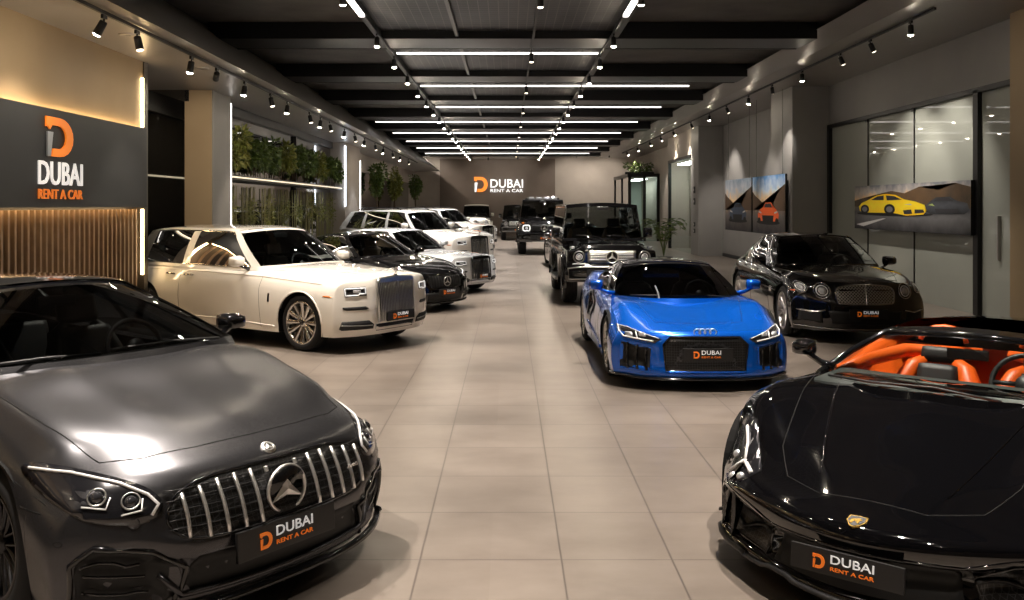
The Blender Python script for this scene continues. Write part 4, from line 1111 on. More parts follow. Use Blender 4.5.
    # shield badge
    p, n = c.hit('T', .10, 0); q = (Matrix((Vector((0, 1, 0)), (n.cross(Vector((0, 1, 0)))*-1).normalized(), n))).transposed()
    up = n.cross(Vector((0, 1, 0))).normalized(); up = -up if up.z < 0 else up; R = Vector((0, 1, 0)); nn = R.cross(up)
    sh = [(-.042, .045), (0, .052), (.042, .045), (.043, 0), (.025, -.035), (0, -.055), (-.025, -.035), (-.043, 0)]
    gold = mat('gold_metal', (.75, .48, .12), 1, .25)
    bm = bmesh.new(); prism(bm, sh, p, R, up, -.002, .006); e = link_bm('shield_badge', bm, gold, c.root, False)
    bm = bmesh.new(); prism(bm, [(a*.84, b*.84) for a, b in sh], p, R, up, .005, .0075); link_bm('badge_face', bm, plastic, e, False)
    bm = bmesh.new(); prism(bm, [(-.026, -.012), (-.02, .01), (-.004, .012), (.004, .024), (.012, .022), (.026, .008), (.016, .002), (.018, -.022), (.010, -.022), (.004, -.008), (-.008, -.008), (-.012, -.026), (-.02, -.026)], p, R, up, .0074, .010); link_bm('badge_figure', bm, gold, e, False)
    c.plate(c.warp(0, 0, .28)-.10, .315, .50, .11, tilt=.1)
    c.gaps([('T', 1, [(.30, .0), (.30, .25), (.42, .46), (.62, .57), (1.0, .64), (1.6, .74)]), ('L', 1, [(1.6, .78), (1.62, .5), (1.7, .2)]), ('L', 1, [(2.75, .84), (2.7, .5), (2.5, .2)])])
    c.line([(.45, .30), (.80, .40), (1.2, .50), (1.5, .56)], 'T', .006, paint, 'hood_crease', both=True)
    c.mirrors(1.74, .94, .985, paint, (.12, .17, .12), arm=paint, drop=.05)
    bm = bmesh.new(); tube3(bm, [(-1.30, .35, .875), (-1.36, .0, .895), (-1.33, -.35, .89), (-1.42, -.62, .885)], .008, False, 6); link_bm('wiper', bm, plastic, c.root)
    c.line([(1.24, -.72), (1.19, -.4), (1.14, 0), (1.19, .4), (1.24, .72)], 'T', .01, plastic, 'cowl_strip') if False else None
    c.patch([(2.9, .30), (2.8, .60), (3.2, .74), (3.3, .5)], 'L', ib, 'side_scoop', both=True)
    c.wheels('y', 5, .26, col=mat('black_rim', (.03, .03, .032), .7, .25), tw=.25, track=.935)
    c.tail([(.5, .7), (.6, .78), (.85, .78), (.85, .7)])
    return c

def gwagon(label, lamp='round', paint=None, name='off_road_car', hero=True, roof_rack=False, glass=None, cat='car'):
    paint = paint or mat('black_paint', (.0035, .0035, .004), 0, .08, 1.)
    sp = dict(L=4.66, zb=.46, F=.5, Rr=.4, R=.41, Ra=.46, zw=.44, wheels=[.76, 3.60], Fp=1.5, qk=[0, .66, .77, 1.],
        deck=[(0, 1.15, 1.14, 1.07, 1.03, .87, .85, .86), (.1, 1.175, 1.165, 1.09, 1.05, .875, .855, .87), (1.3, 1.235, 1.22, 1.13, 1.08, .885, .865, .88), (1.5, 1.24, 1.23, 1.16, 1.13, .885, .85, .88), (4.66, 1.24, 1.23, 1.2, 1.17, .885, .84, .88)],
        bow=(.05, 5, .03, 6), nose=[(.46, .02), (.50, 0.), (.76, 0), (.79, .07), (1.05, .07), (1.15, .12)], tail=[(.4, .0), (1.2, .0)],
        hole=(1.55, 4.4, .85), zmid=.4, soft=2,
        cab=dict(wsb=(1.44, 1.50, .80, 1.25, 1.24), wst=(1.62, 1.66, .73, 0, 1.94), crown=.045, bulge=.008, seal=black,
            by=[(1.45, .80), (1.6, .835), (4.6, .835)], bz=[(1.45, 1.24), (4.6, 1.24)], ty=[(1.6, .73), (1.8, .75), (4.5, .75)], tz=[(1.6, 1.94), (1.9, 1.945), (4.5, 1.945)],
            keys=[(1.50, 1.68, 'pillar'), (1.62, 1.76, 'window'), (2.42, 2.42, 'pillar'), (2.54, 2.54, 'window'), (3.32, 3.32, 'pillar'), (3.46, 3.46, 'window'), (4.40, 4.34, 'pillar'), (4.60, 4.54, 'end')], rb=(4.60, 4.63), rt=(4.54, 4.57)))
    c = Car(name, label, cat, paint, sp, hero)
    c.cabin(trim=None, glass=glass or glass_dark, side_glass=glass_dark, ht=.90)
    c.seats(1.95, .85, cab_tan if hero else cab_grey, cab_grey, y=.38, tall=.60, wheel_s=1.86, zd=1.22, s2=2.9)
    ib = mat('intake_black', (.004, .004, .004), 0, .6)
    go = c.patch([(-.46, .82), (-.46, 1.06), (.46, 1.06), (.46, .82)], 'F', ib, 'grille', off=.004)
    if lamp == 'round': c.patch([(-.45, .83), (-.45, 1.05), (.45, 1.05), (.45, .83)], 'F', mesh_pattern('chrome_wire_mesh', (.75, .74, .72), (.004, .004, .004), 46, .28, kind='diamond'), 'grille_mesh', off=.010, parent=go)
    for z in (.89, .94, .99) if lamp == 'round' else (.865, .90, .94, .98, 1.015): c.line([(-.44, z), (.44, z)], 'F', .0075, bright if lamp == 'round' else black, 'grille_bar', off=.02, flat=1., parent=go)
    c.line([(-.46, .82), (-.46, 1.06), (.46, 1.06), (.46, .82)], 'F', .01, black if lamp != 'round' else chrome, 'grille_surround', closed=True, parent=go)
    p, n = c.hit('F', 0, .94); star(c, p+Vector((.05, 0, 0)), .112, bright if lamp == 'round' else satin, .012)
    bm = bmesh.new(); cyl(bm, p, p+Vector((.040, 0, 0)), .110, n=32); link_bm('star_backing', bm, black, c.root)
    if lamp == 'round':
        for r, m, nm, off in ((.105, lamp_dark, 'headlight', .01), ):
            c.patch(circle(.63, .94, r), 'F', m, nm, both=True, off=off)
        c.line(circle(.63, .94, .105), 'F', .013, satin, 'headlight_ring', closed=True, both=True, off=.008)
        c.line(circle(.63, .94, .06), 'F', .007, drl_off, 'daylight_ring', closed=True, both=True, off=.016)
        c.patch(circle(.63, .94, .045, 16), 'F', lens, 'headlight_lens', both=True, off=.02)
        c.line([(.50, .80), (.76, .80)], 'F', .012, drl_off, 'daylight_strip', both=True, off=.004, flat=1)
    else:
        c.patch(rrect(.49, .77, .82, 1.05, .07), 'F', lamp_dark, 'headlight', both=True, off=.01)
        c.line(rrect(.51, .75, .84, 1.03, .06), 'F', .022, drl, 'daylight_ring', closed=True, both=True, off=.018)
        c.patch(circle(.63, .935, .05, 16), 'F', lens, 'headlight_lens', both=True, off=.02)
    # bumper
    bm = bmesh.new(); w = .90
    pr = [(-w, .50), (-w, .74), (-.62, .775), (.62, .775), (w, .74), (w, .50), (.55, .47), (-.55, .47)]
    prism(bm, pr, (-.02, 0, 0), (0, 1, 0), (0, 0, 1), -.12, .10); bmesh.ops.bevel(bm, geom=[e for e in bm.edges if e.calc_face_angle(0) > .5], offset=.02, segments=2, affect='EDGES')
    bo = link_bm('bumper', bm, paint, c.root)
    bm = bmesh.new(); tube3(bm, [(.09, y, z) for y, z in ((-.86, .73), (-.62, .755), (.62, .755), (.86, .73), (.84, .53), (-.84, .53))], .014 if lamp == 'round' else .008, True, 8); link_bm('bumper_trim', bm, satin if lamp == 'round' else black, bo)
    bm = bmesh.new(); prism(bm, rrect(-.50, .50, .55, .71, .03), (.075, 0, 0), (0, 1, 0), (0, 0, 1), 0, .012); link_bm('bumper_grille', bm, ib, bo, False)
    e = c.plate(-.10, .60, .5, .115, m=plate_black)
    # hood lamps, flares, mirrors, steps
    for sg in (1, -1):
        bm = bmesh.new(); box(bm, (-.22, .755*sg, 1.115), (.16, .09, .05), bev=.015); link_bm('indicator_lamp', bm, mat('amber_lens', (.55, .16, .03), .1, .2, 1) if lamp != 'round' else lens, c.root)
        for wx in sp['wheels']:
            bm = bmesh.new(); pts = [(-wx+(.50)*math.cos(PI*i/16), .89*sg, .44+.50*math.sin(PI*i/16)) for i in range(-1, 18)]
            a = []
            for (x, y, z) in pts:
                d = Vector((x+wx, 0, z-.44)).normalized(); o = Vector((-wx, 0, .44))
                a.append([bm.verts.new(o+d*.455+Vector((0, .86*sg, 0))), bm.verts.new(o+d*.465+Vector((0, .955*sg, 0))), bm.verts.new(o+d*.50+Vector((0, .955*sg, 0))), bm.verts.new(o+d*.535+Vector((0, .87*sg, 0)))])
            for i in range(len(a)-1):
                for j in range(3): bm.faces.new((a[i][j], a[i+1][j], a[i+1][j+1], a[i][j+1]))
            link_bm('wheel_flare', bm, paint, c.root)
        bm = bmesh.new(); box(bm, (-2.18, .93*sg, .42), (1.5, .14, .05), bev=.015); link_bm('side_step', bm, satin if lamp == 'round' else black, c.root)
    c.line([(.9, .98), (2.4, .98), (4.4, .98)], 'L', .016, black if lamp != 'round' else black, 'side_strip', both=True, off=.004, flat=1)
    c.gaps([('L', 1, [(1.48, 1.13), (1.48, .55)]), ('L', 1, [(2.46, 1.13), (2.46, .5)]), ('L', 1, [(3.38, 1.13), (3.36, .9), (3.15, .6)]), ('T', 1, [(.08, .66), (1.35, .68)])], .006)
    c.mirrors(1.62, 1.0, 1.36, paint, (.13, .22, .24), drop=.02); c.handles([(2.28, .90), (3.2, .90)], black, .16, .014)
    for a in (.55, -.05):
        bm = bmesh.new(); tube3(bm, [(-1.40, a, 1.27), (-1.43, a-.25, 1.30), (-1.44, a-.5, 1.31)], .009, False, 6); link_bm('wiper', bm, plastic, c.root)
    if hero:
        bm = bmesh.new(); tube3(bm, [(-.10, 0, 1.17), (-.10, 0, 1.215)], .006); tube3(bm, [(-.10, .025*math.cos(2*PI*i/16), 1.24+.025*math.sin(2*PI*i/16)) for i in range(16)], .004, True, 6); link_bm('hood_emblem', bm, chrome, c.root)
    if roof_rack:
        bm = bmesh.new()
        for sg in (1, -1): tube3(bm, [(-1.75, .60*sg, 1.99), (-4.3, .60*sg, 1.99)], .02)
        for s in (1.8, 2.4, 3.0, 3.6, 4.2): tube3(bm, [(-s, -.6, 1.99), (-s, .6, 1.99)], .015)
        for s in (1.9, 3.0, 4.1):
            for sg in (1, -1): tube3(bm, [(-s, .60*sg, 1.90), (-s, .60*sg, 1.99)], .015)
        link_bm('roof_rack', bm, black, c.root)
        for i in range(4):
            bm = bmesh.new(); box(bm, (-1.70, -.42+.28*i, 2.0), (.08, .2, .09), bev=.02); link_bm('roof_lamp', bm, lens, c.root)
    c.wheels('y', 5, .27, col=mat('black_rim', (.03, .03, .032), .7, .25) if lamp != 'round' else mat('grey_rim', (.5, .49, .48), 1, .25), tw=.28, track=.91)
    c.tail(rrect(.60, .80, .78, .88, .02))
    return c

def coupe(label, paint, hero=True):
    sp = dict(L=4.75, zb=.17, F=1.15, Rr=1.1, R=.35, Ra=.375, zw=.36, wheels=[.86, 3.66],
        deck=[(0, .74, .73, .70, .64, .88, .80, .85), (.15, .79, .78, .75, .68, .89, .81, .86), (.5, .85, .85, .84, .76, .91, .82, .87), (.9, .90, .90, .90, .82, .92, .83, .88), (1.45, .99, .98, .94, .87, .915, .83, .88),
              (2.4, .95, .95, .95, .90, .92, .84, .89), (3.6, .98, .98, .98, .91, .94, .84, .90), (4.3, 1.02, 1.0, .97, .88, .91, .8, .87), (4.75, .98, .97, .92, .83, .85, .74, .82)],
        bow=(.36, 2.6, .35, 2.4), nose=[(.12, .08), (.2, .03), (.32, .0), (.55, .01), (.66, .06), (.75, .16)], tail=[(.2, .1), (.5, 0), (.9, .04)],
        hole=(1.55, 3.7, .82), zmid=.5,
        recess=[([(-.2, .42), (-.2, .68), (.36, .665), (.43, .56), (.36, .42)], .03)],
        cab=dict(wsb=(1.35, 1.62, .71, .99, .965), wst=(2.10, 2.24, .51, 0, 1.33), crown=.045, bulge=.03,
            by=[(1.5, .71), (2.2, .79), (3.2, .80), (4.2, .60)], bz=[(1.5, .965), (2.6, .96), (4.2, 1.02)],
            ty=[(2.2, .51), (2.6, .55), (3.0, .54), (3.8, .44)], tz=[(2.2, 1.33), (2.6, 1.36), (3.0, 1.34), (3.6, 1.2), (3.9, 1.1)],
            keys=[(1.62, 2.24, 'pillar'), (1.76, 2.36, 'window'), (2.95, 2.86, 'pillar'), (3.02, 2.93, 'window'), (3.45, 3.2, 'pillar'), (4.1, 3.45, 'end')], rb=(4.1, 4.25), rt=(3.45, 3.35)))
    c = Car('coupe', label, 'car', paint, sp, hero)
    c.cabin(trim=chrome, glass=glass_dark, side_glass=glass_clear)
    c.seats(1.95, .45, cab_tan, cab_tan, s2=2.75)
    ib = mat('intake_black', (.004, .004, .004), 0, .6)
    g = smooth_poly([(-.35, .42), (-.43, .56), (-.36, .675), (.36, .675), (.43, .56), (.35, .42)], 1)
    go = c.patch(g, 'F', ib, 'grille'); c.line(g, 'F', .008, black, 'grille_frame', closed=True, parent=go)
    for i in range(13):
        y = -.36+.06*i
        if abs(y) > .1: c.bars([y], .45, .65, .006, plastic, off=.02, parent=go)
    p, n = c.hit('F', 0, .55); star(c, p+Vector((.04, 0, 0)), .085, satin, .008)
    hl = smooth_poly([(.50, .66), (.60, .71), (.80, .76), (.86, .73), (.82, .65), (.70, .60), (.56, .59)], 1)
    c.patch(hl, 'F', lamp_dark, 'headlight', both=True)
    c.line([(.84, .735), (.70, .70), (.53, .655), (.56, .61)], 'F', .009, drl, 'daylight_strip', both=True, off=.008)
    for y in (.64, .76): c.patch(circle(y, .655+(.03 if y > .7 else 0), .028, 12), 'F', lens, 'headlight_lens', both=True, off=.008, cell=.03)
    c.patch([(.50, .20), (.55, .37), (.80, .40), (.82, .24)], 'F', ib, 'side_intake', both=True)
    c.line([(.50, .29), (.82, .31)], 'F', .008, black, 'intake_vane', both=True, off=.012)
    c.patch([(-.42, .20), (-.45, .35), (.45, .35), (.42, .20)], 'F', ib, 'lower_intake')
    c.line([(-.86, .18), (0, .16), (.86, .18)], 'F', .014, black, 'front_splitter', off=.015)
    c.plate(c.warp(0, 0, .38)-.03, .36, .52, .12)
    c.gaps([('T', 1, [(.22, .0), (.26, .3), (.36, .5)]), ('T', 1, [(.36, .5), (.8, .6), (1.5, .74)]), ('L', 1, [(1.5, .88), (1.55, .6), (1.5, .22)]), ('L', 1, [(2.98, .93), (2.9, .5), (2.75, .22)])])
    c.mirrors(1.80, 1.0, 1.02, paint, (.13, .22, .13)); c.handles([(2.75, .82)], paint)
    c.wheels('y', 5, .26, col=mat('black_rim', (.03, .03, .032), .7, .25), tw=.25)
    c.tail([(.4, .78), (.4, .86), (.78, .88), (.8, .78)])
    return c
def white_saloon(label, paint):
    c = bentley('saloon', label, paint, hero=False)
    ib = mat('intake_black', (.004, .004, .004), 0, .6)
    g = smooth_poly([(-.36, .50), (-.42, .62), (-.38, .78), (.38, .78), (.42, .62), (.36, .50)], 1)
    go = c.patch(g, 'F', ib, 'grille'); c.line(g, 'F', .012, chrome, 'grille_surround', closed=True, parent=go)
    for z in (.56, .62, .68, .74): c.line([(-.37, z), (.37, z)], 'F', .006, chrome, 'grille_bar', parent=go, off=.01)
    c.patch([(.50, .68), (.52, .78), (.84, .80), (.86, .74), (.80, .68)], 'F', lamp_dark, 'headlight', both=True)
    c.line([(.52, .77), (.84, .79), (.85, .74)], 'F', .010, drl, 'daylight_strip', both=True, off=.008)
    c.patch(rrect(.60, .72, .70, .75, .01), 'F', lens, 'headlight_lens', both=True, off=.01)
    c.patch([(-.8, .28), (-.78, .42), (.78, .42), (.8, .28)], 'F', ib, 'lower_intake')
    c.plate(c.warp(0, 0, .42)-.03, .435, .52, .12)
    c.gaps([('T', 1, [(.2, .0), (.24, .3), (.34, .52), (1.7, .80)]), ('L', 1, [(1.64, .94), (1.62, .25)]), ('L', 1, [(2.88, .96), (2.88, .25)])], .005)
    c.mirrors(1.95, 1.05, 1.05, c.paint, (.15, .24, .16)); c.handles([(2.7, .87), (3.6, .88)], chrome)
    c.wheels('multi', 10, .27, col=satin, tw=.26); c.tail([(.4, .78), (.4, .88), (.78, .88), (.8, .78)])
    return c
# ------------------------------------------------------------------ the showroom
EYE = 1.918
def quad(name, pts, m, kind='structure', parent=None):
    o = link_mesh(name, pts, [tuple(range(len(pts)))], m, parent, smooth=False)
    if kind and not parent: o['kind'] = kind
    return o
def sbox(name, lo, hi, m, bev=0., kind='structure'):
    o = boxobj(name, lo, hi, m, None, bev); o['kind'] = kind; return o
# floor material: large taupe tiles with thin joints
fm_ = mat('floor_tiles', (.27, .235, .205), 0, .3, spec=.5); n, l, b = nodes(fm_)
tc = n.new('ShaderNodeTexCoord'); sx = n.new('ShaderNodeSeparateXYZ'); l.new(tc.outputs['Object'], sx.inputs[0])
def M_(op, a, b2=None, c2=None, clamp=False):
    q = n.new('ShaderNodeMath'); q.operation = op; q.use_clamp = clamp
    for i, v in enumerate((a, b2, c2)):
        if v is None: continue
        if isinstance(v, (int, float)): q.inputs[i].default_value = v
        else: l.new(v, q.inputs[i])
    return q.outputs[0]
ax = M_('SUBTRACT', M_('ABSOLUTE', M_('ADD', sx.outputs[0], .0935)), .3835)
colm = M_('FLOORED_MODULO', ax, .6); inside = M_('LESS_THAN', ax, 0)
dx = M_('MINIMUM', colm, M_('SUBTRACT', .6, colm)); dxi = M_('ABSOLUTE', ax)
dxx = M_('MINIMUM', M_('ADD', dx, M_('MULTIPLY', inside, 9)), M_('ADD', dxi, M_('MULTIPLY', M_('SUBTRACT', 1, inside), 9)))
yy = M_('ADD', sx.outputs[1], -4.88+.755*20); rowm = M_('FLOORED_MODULO', yy, .755); dy = M_('MINIMUM', rowm, M_('SUBTRACT', .755, rowm))
dj = M_('MINIMUM', dxx, dy); joint = M_('SUBTRACT', 1, M_('DIVIDE', dj, .008), clamp=True)
cid = M_('ADD', M_('MULTIPLY', M_('FLOOR', M_('DIVIDE', M_('MULTIPLY', ax, M_('SIGN', M_('ADD', sx.outputs[0], .0935))), .6)), 7.31), M_('MULTIPLY', M_('FLOOR', M_('DIVIDE', yy, .755)), 3.17))
wn = n.new('ShaderNodeTexWhiteNoise'); wn.noise_dimensions = '1D'; l.new(cid, wn.inputs['W'])
mp = n.new('ShaderNodeMapping'); mp.inputs['Scale'].default_value = (1., 1.6, 1); l.new(tc.outputs['Object'], mp.inputs[0])
ns = n.new('ShaderNodeTexNoise'); ns.inputs['Scale'].default_value = 1.5; ns.inputs['Detail'].default_value = 5; ns.inputs['Roughness'].default_value = .62; l.new(mp.outputs[0], ns.inputs['Vector'])
val = M_('ADD', M_('MULTIPLY', ns.outputs['Fac'], .8), M_('MULTIPLY', wn.outputs['Value'], .10))
cr = n.new('ShaderNodeValToRGB'); cr.color_ramp.elements[0].color = (.135, .112, .094, 1); cr.color_ramp.elements[0].position = .25
cr.color_ramp.elements[1].color = (.225, .192, .165, 1); cr.color_ramp.elements[1].position = .75; l.new(val, cr.inputs[0])
mx = n.new('ShaderNodeMix'); mx.data_type = 'RGBA'; mx.inputs[7].default_value = (.06, .05, .044, 1); l.new(joint, mx.inputs[0]); l.new(cr.outputs[0], mx.inputs[6]); l.new(mx.outputs[2], b.inputs['Base Color'])
n2 = n.new('ShaderNodeTexNoise'); n2.inputs['Scale'].default_value = .9; n2.inputs['Detail'].default_value = 1; l.new(tc.outputs['Object'], n2.inputs['Vector'])
ro = M_('ADD', M_('MULTIPLY', n2.outputs['Fac'], .02), .277); l.new(ro, b.inputs['Roughness'])

wall_m = noisy(mat('taupe_wall_paint', (.36, .32, .28), 0, .7), (.36, .32, .28), (.40, .355, .31), 1.5)
beige_m = noisy(mat('beige_wall_plaster', (.42, .33, .22), 0, .6), (.36, .265, .155), (.40, .30, .18), 1.2)
grey_wall = noisy(mat('grey_wall_paint', (.33, .325, .32), 0, .6), (.26, .255, .25), (.29, .285, .275), 1.3)
soffit_m = noisy(mat('soffit_panel', (.36, .345, .33), .25, .34), (.28, .268, .255), (.32, .305, .29), .8)
charcoal = noisy(mat('charcoal_panel', (.022, .024, .027), 0, .5), (.02, .022, .025), (.026, .028, .031), 2.)
brown_panel = noisy(mat('brown_back_panel', (.2, .16, .13), 0, .6), (.13, .10, .08), (.155, .122, .10), 1.)
black_m = mat('black_metal', (.008, .008, .009), .3, .4)
ceil_side = noisy(mat('raw_ceiling', (.10, .092, .082), 0, .8), (.045, .041, .037), (.085, .077, .068), 1.4)
mirror_m = mat('tinted_mirror', (.30, .30, .29), 1, .02)
warm = (1, .72, .42); neutral = (1, .87, .72); cool = (.80, .88, 1)
led_warm = mat('warm_led_strip', (.9, .8, .6), 0, .5, emit=(1, .70, .36), es=22)
led_white = mat('white_led_tube', (.9, .9, .9), 0, .5, emit=(1, .93, .88), es=4.5)
led_cool = mat('cool_led_strip', (.9, .9, .9), 0, .5, emit=(.80, .88, 1), es=6)
lens_lit = mat('lit_lamp_face', (.9, .9, .9), 0, .5, emit=(1, .86, .66), es=380)
lens_dim = mat('dim_lamp_face', (.9, .9, .9), 0, .5, emit=(1, .85, .65), es=5)

XL, XR, D, HC = -5.45, 8.25, 58., 5.118
Y0 = -7.
quad('floor', [(-9, Y0, 0), (10, Y0, 0), (10, D+.2, 0), (-9, D+.2, 0)], fm_)
# main ceiling: dark slab, mesh centre, raw panels at the sides
grid_m = mat('ceiling_wire_mesh', (.02, .02, .021), .2, .5); n, l, b = nodes(grid_m)
tc = n.new('ShaderNodeTexCoord'); sx = n.new('ShaderNodeSeparateXYZ'); l.new(tc.outputs['Object'], sx.inputs[0])
def wire(sock, pitch, w): return M_('LESS_THAN', M_('FLOORED_MODULO', M_('ADD', sock, 100), pitch), w)
g1 = M_('MAXIMUM', wire(sx.outputs[0], .16, .014), wire(sx.outputs[1], .16, .02))
nz = n.new('ShaderNodeTexNoise'); nz.inputs['Scale'].default_value = .8; nz.inputs['Detail'].default_value = 5; l.new(tc.outputs['Object'], nz.inputs['Vector'])
rr_ = n.new('ShaderNodeValToRGB'); rr_.color_ramp.elements[0].color = (.006, .007, .009, 1); rr_.color_ramp.elements[0].position = .42; rr_.color_ramp.elements[1].color = (.032, .032, .036, 1); rr_.color_ramp.elements[1].position = .62
l.new(nz.outputs['Fac'], rr_.inputs[0])
mx = n.new('ShaderNodeMix'); mx.data_type = 'RGBA'; mx.inputs[7].default_value = (.085, .08, .078, 1); l.new(g1, mx.inputs[0]); l.new(rr_.outputs[0], mx.inputs[6]); l.new(mx.outputs[2], b.inputs['Base Color'])
quad('ceiling', [(-9, Y0, HC+.15), (-9, D+.2, HC+.15), (10, D+.2, HC+.15), (10, Y0, HC+.15)], ceil_side)
quad('ceiling_mesh', [(-2.35, Y0, HC-.02), (-2.35, D, HC-.02), (1.95, D, HC-.02), (1.95, Y0, HC-.02)], grid_m)
pitch, LY = 4.78, 17.8
for k in range(-5, 9):
    yb = LY-.95+pitch*k
    sbox('ceiling_beam', (-5.45, yb-.5, HC-.16), (5.62, yb+.5, HC+.14), black_m)
    sbox('ceiling_conduit', (-5.4, yb+.62, HC-.16), (5.6, yb+.64, HC-.14), mat('grey_conduit', (.12, .115, .11), .6, .4))
for x in (-2.35, 1.95): sbox('ceiling_rail', (x-.05, Y0, HC-.14), (x+.05, D, HC), black_m)
sbox('ceiling_conduit', (-.96, Y0, HC-.12), (-.90, D, HC-.07), MATS['grey_conduit'])
# soffits
quad('ceiling_soffit', [(XL-1.4, Y0, EYE+2.155), (XL-1.4, 56, EYE+2.155), (-4.2, 56, EYE+2.155), (-4.2, Y0, EYE+2.155)], soffit_m)
quad('ceiling_fascia', [(-4.2, Y0, EYE+2.155), (-4.2, 56, EYE+2.155), (-5.63, 56, HC+.16), (-5.63, Y0, HC+.16)], soffit_m)
quad('ceiling_fascia', [(-4.2, 56, EYE+2.155), (-6.5, 56, EYE+2.155), (-6.5, 56, HC), (-5.63, 56, HC)], soffit_m)
quad('ceiling_soffit', [(6.16, Y0, EYE+3.08), (6.16, D, EYE+3.08), (9.2, D, EYE+3.08), (9.2, Y0, EYE+3.08)], soffit_m)
quad('ceiling_fascia', [(5.6, Y0, HC-.0), (5.6, D, HC-.0), (6.16, D, EYE+3.08), (6.16, Y0, EYE+3.08)], soffit_m)
# left wall ------------------------------------------------
YE = 13.45
quad('wall_left', [(XL, Y0, 3.07), (XL, YE, 3.07), (XL, YE, 4.1), (XL, Y0, 4.1)], beige_m)
quad('wall_left_back', [(XL-.16, Y0, 0), (XL-.16, YE, 0), (XL-.16, YE, 3.1), (XL-.16, Y0, 3.1)], mat('brown_board', (.045, .03, .02), 0, .5))
sbox('wall_left_end', (XL-1.35, YE-.02, 0), (XL+.02, YE+.12, 4.07), mat('bronze_trim', (.11, .095, .08), .7, .35))
quad('wall_left_shelf', [(XL-.16, Y0, 3.07), (XL, Y0, 3.07), (XL, YE, 3.07), (XL-.16, YE, 3.07)], beige_m)
# charcoal sign board
sg_ = empty('sign_board', (XL, 7, 1.9)); tag(sg_, 'charcoal wall sign board with orange and white letters, above the wooden slats', 'sign')
def child(o, p): o.parent = p; o.matrix_parent_inverse = Matrix.Translation(p.location).inverted(); return o
child(boxobj('panel', (XL+.06, Y0, 1.90), (XL+.10, YE-.12, 3.06), charcoal, None, .0), sg_)
child(boxobj('panel_core', (XL-.1, Y0, 1.96), (XL+.02, YE-.3, 2.98), black_m, None, .0), sg_)
def yl(x, X=XL+.11): return -X*900/(508-x)
Rv, Uv = (0, 1, 0), (0, 0, 1)
sx0 = XL+.115
def left_text(nm, txt, x0, x1, zt, zb_, m):
    e = place_text(nm, txt, zt-zb_, yl(x1)-yl(x0), (sx0, yl(x0), zb_), Rv, Uv, m, None, .016); return child(e, sg_)
left_text('lettering', 'DUBAI', 38, 82, 2.44, 2.165, mat('sign_white', (.8, .8, .8), 0, .4, emit=(1, .95, .9), es=.55))
left_text('lettering', 'RENT A CAR', 38, 82, 2.115, 2.0, mat('sign_orange', (.8, .2, .03), 0, .4, emit=(1, .25, .03), es=.35))
pre = set(bpy.data.objects)
logo_D((sx0, yl(46), 2.50), .46, Rv, Uv, mat('logo_orange', (.85, .22, .02), 0, .35, emit=(1, .24, .02), es=.45), mat('logo_silver', (.55, .58, .64), .7, .3), None, .02, 1.55)
for o in set(bpy.data.objects)-pre: child(o, sg_)
# stretch the logo: it is drawn .9 wide, wanted about .75 m along the wall
# slats, each one a piece of the wall cladding
bm = bmesh.new()
y = 2.0
while y < YE-.15:
    box(bm, (XL-.035, y, .94), (.07, .045, 1.86)); y += .135
so = link_bm('slat_cladding', bm, noisy(mat('oak_slat', (.20, .125, .07), 0, .45), (.17, .105, .058), (.24, .15, .085), 6), None, False); so['kind'] = 'structure'
def strip(name, lo, hi, m, label, group=None, cat='light strip'):
    o = boxobj(name, lo, hi, m); tag(o, label, cat, group); return o
strip('led_strip', (XL+.03, Y0+5, 3.03), (XL+.055, YE-.14, 3.05), led_warm, 'warm light strip running along the top edge of the charcoal sign board')
strip('led_strip', (XL+.02, Y0+5, 1.905), (XL+.055, YE-.14, 1.925), led_warm, 'warm light strip under the charcoal sign board, above the wooden slats')
strip('led_strip', (XL+.0, YE-.09, 3.09), (XL+.03, YE-.055, 3.82), led_warm, 'short upright warm light strip at the end of the beige wall above the sign')
strip('led_strip', (XL+.0, YE-.09, .9), (XL+.03, YE-.055, 1.87), led_warm, 'short upright warm light strip at the end of the wooden slats')
# mirror-glass wall beyond, header, posts
XM, PA, PB = -6.0, 16.7, 30.4
quad('wall_left_mirror', [(XM, PA, 0), (XM, PB, 0), (XM, PB, 4.08), (XM, PA, 4.08)], mirror_m)
quad('wall_left_alcove', [(-6.75, YE+.1, 0), (-6.75, PA, 0), (-6.75, PA, 4.08), (-6.75, YE+.1, 4.08)], mirror_m)
quad('wall_left_return', [(-6.75, PA, 0), (XM, PA, 0), (XM, PA, 4.08), (-6.75, PA, 4.08)], mirror_m)
quad('wall_left_far', [(XM, PB, 0), (XM, D, 0), (XM, D, 5.1), (XM, PB, 5.1)], wall_m)
quad('wall_left_upper', [(-6.8, Y0, 4.0), (-6.8, D, 4.0), (-6.8, D, 5.3), (-6.8, Y0, 5.3)], wall_m)
quad('window_1', [(XM+.03, 33.8, .0), (XM+.03, 54, .0), (XM+.03, 54, 3.3), (XM+.03, 33.8, 3.3)], mirror_m)
sbox('trim_1', (XM, PA, 3.86), (XM+.08, PB, 4.07), black_m); sbox('trim_3', (-6.75, YE+.1, 3.7), (-6.67, PA, 4.07), black_m)
for y in (25.2,): sbox('trim_2', (XM, y-.05, 0), (XM+.08, y+.05, 3.9), black_m)
sbox('pillar_left_near', (-6.0, PA, 0), (-5.5, PA+1.1, 4.07), beige_m)
sbox('pillar_left_near_face', (-5.51, PA+.02, 0), (-5.48, PA+1.08, 4.07), grey_wall)
sbox('pillar_left_far', (-6.0, PB, 0), (-5.5, PB+3.0, 4.07), wall_m)
strip('led_strip', (-5.52, PA+1.11, 0.0), (-5.48, PA+1.15, 3.95), led_white, 'tall white light strip on the back edge of the first pillar behind the cream saloon')
strip('led_strip', (-5.51, PB-.06, 1.9), (-5.47, PB-.01, 3.95), led_cool, 'tall white light strip on the front edge of the second left pillar')
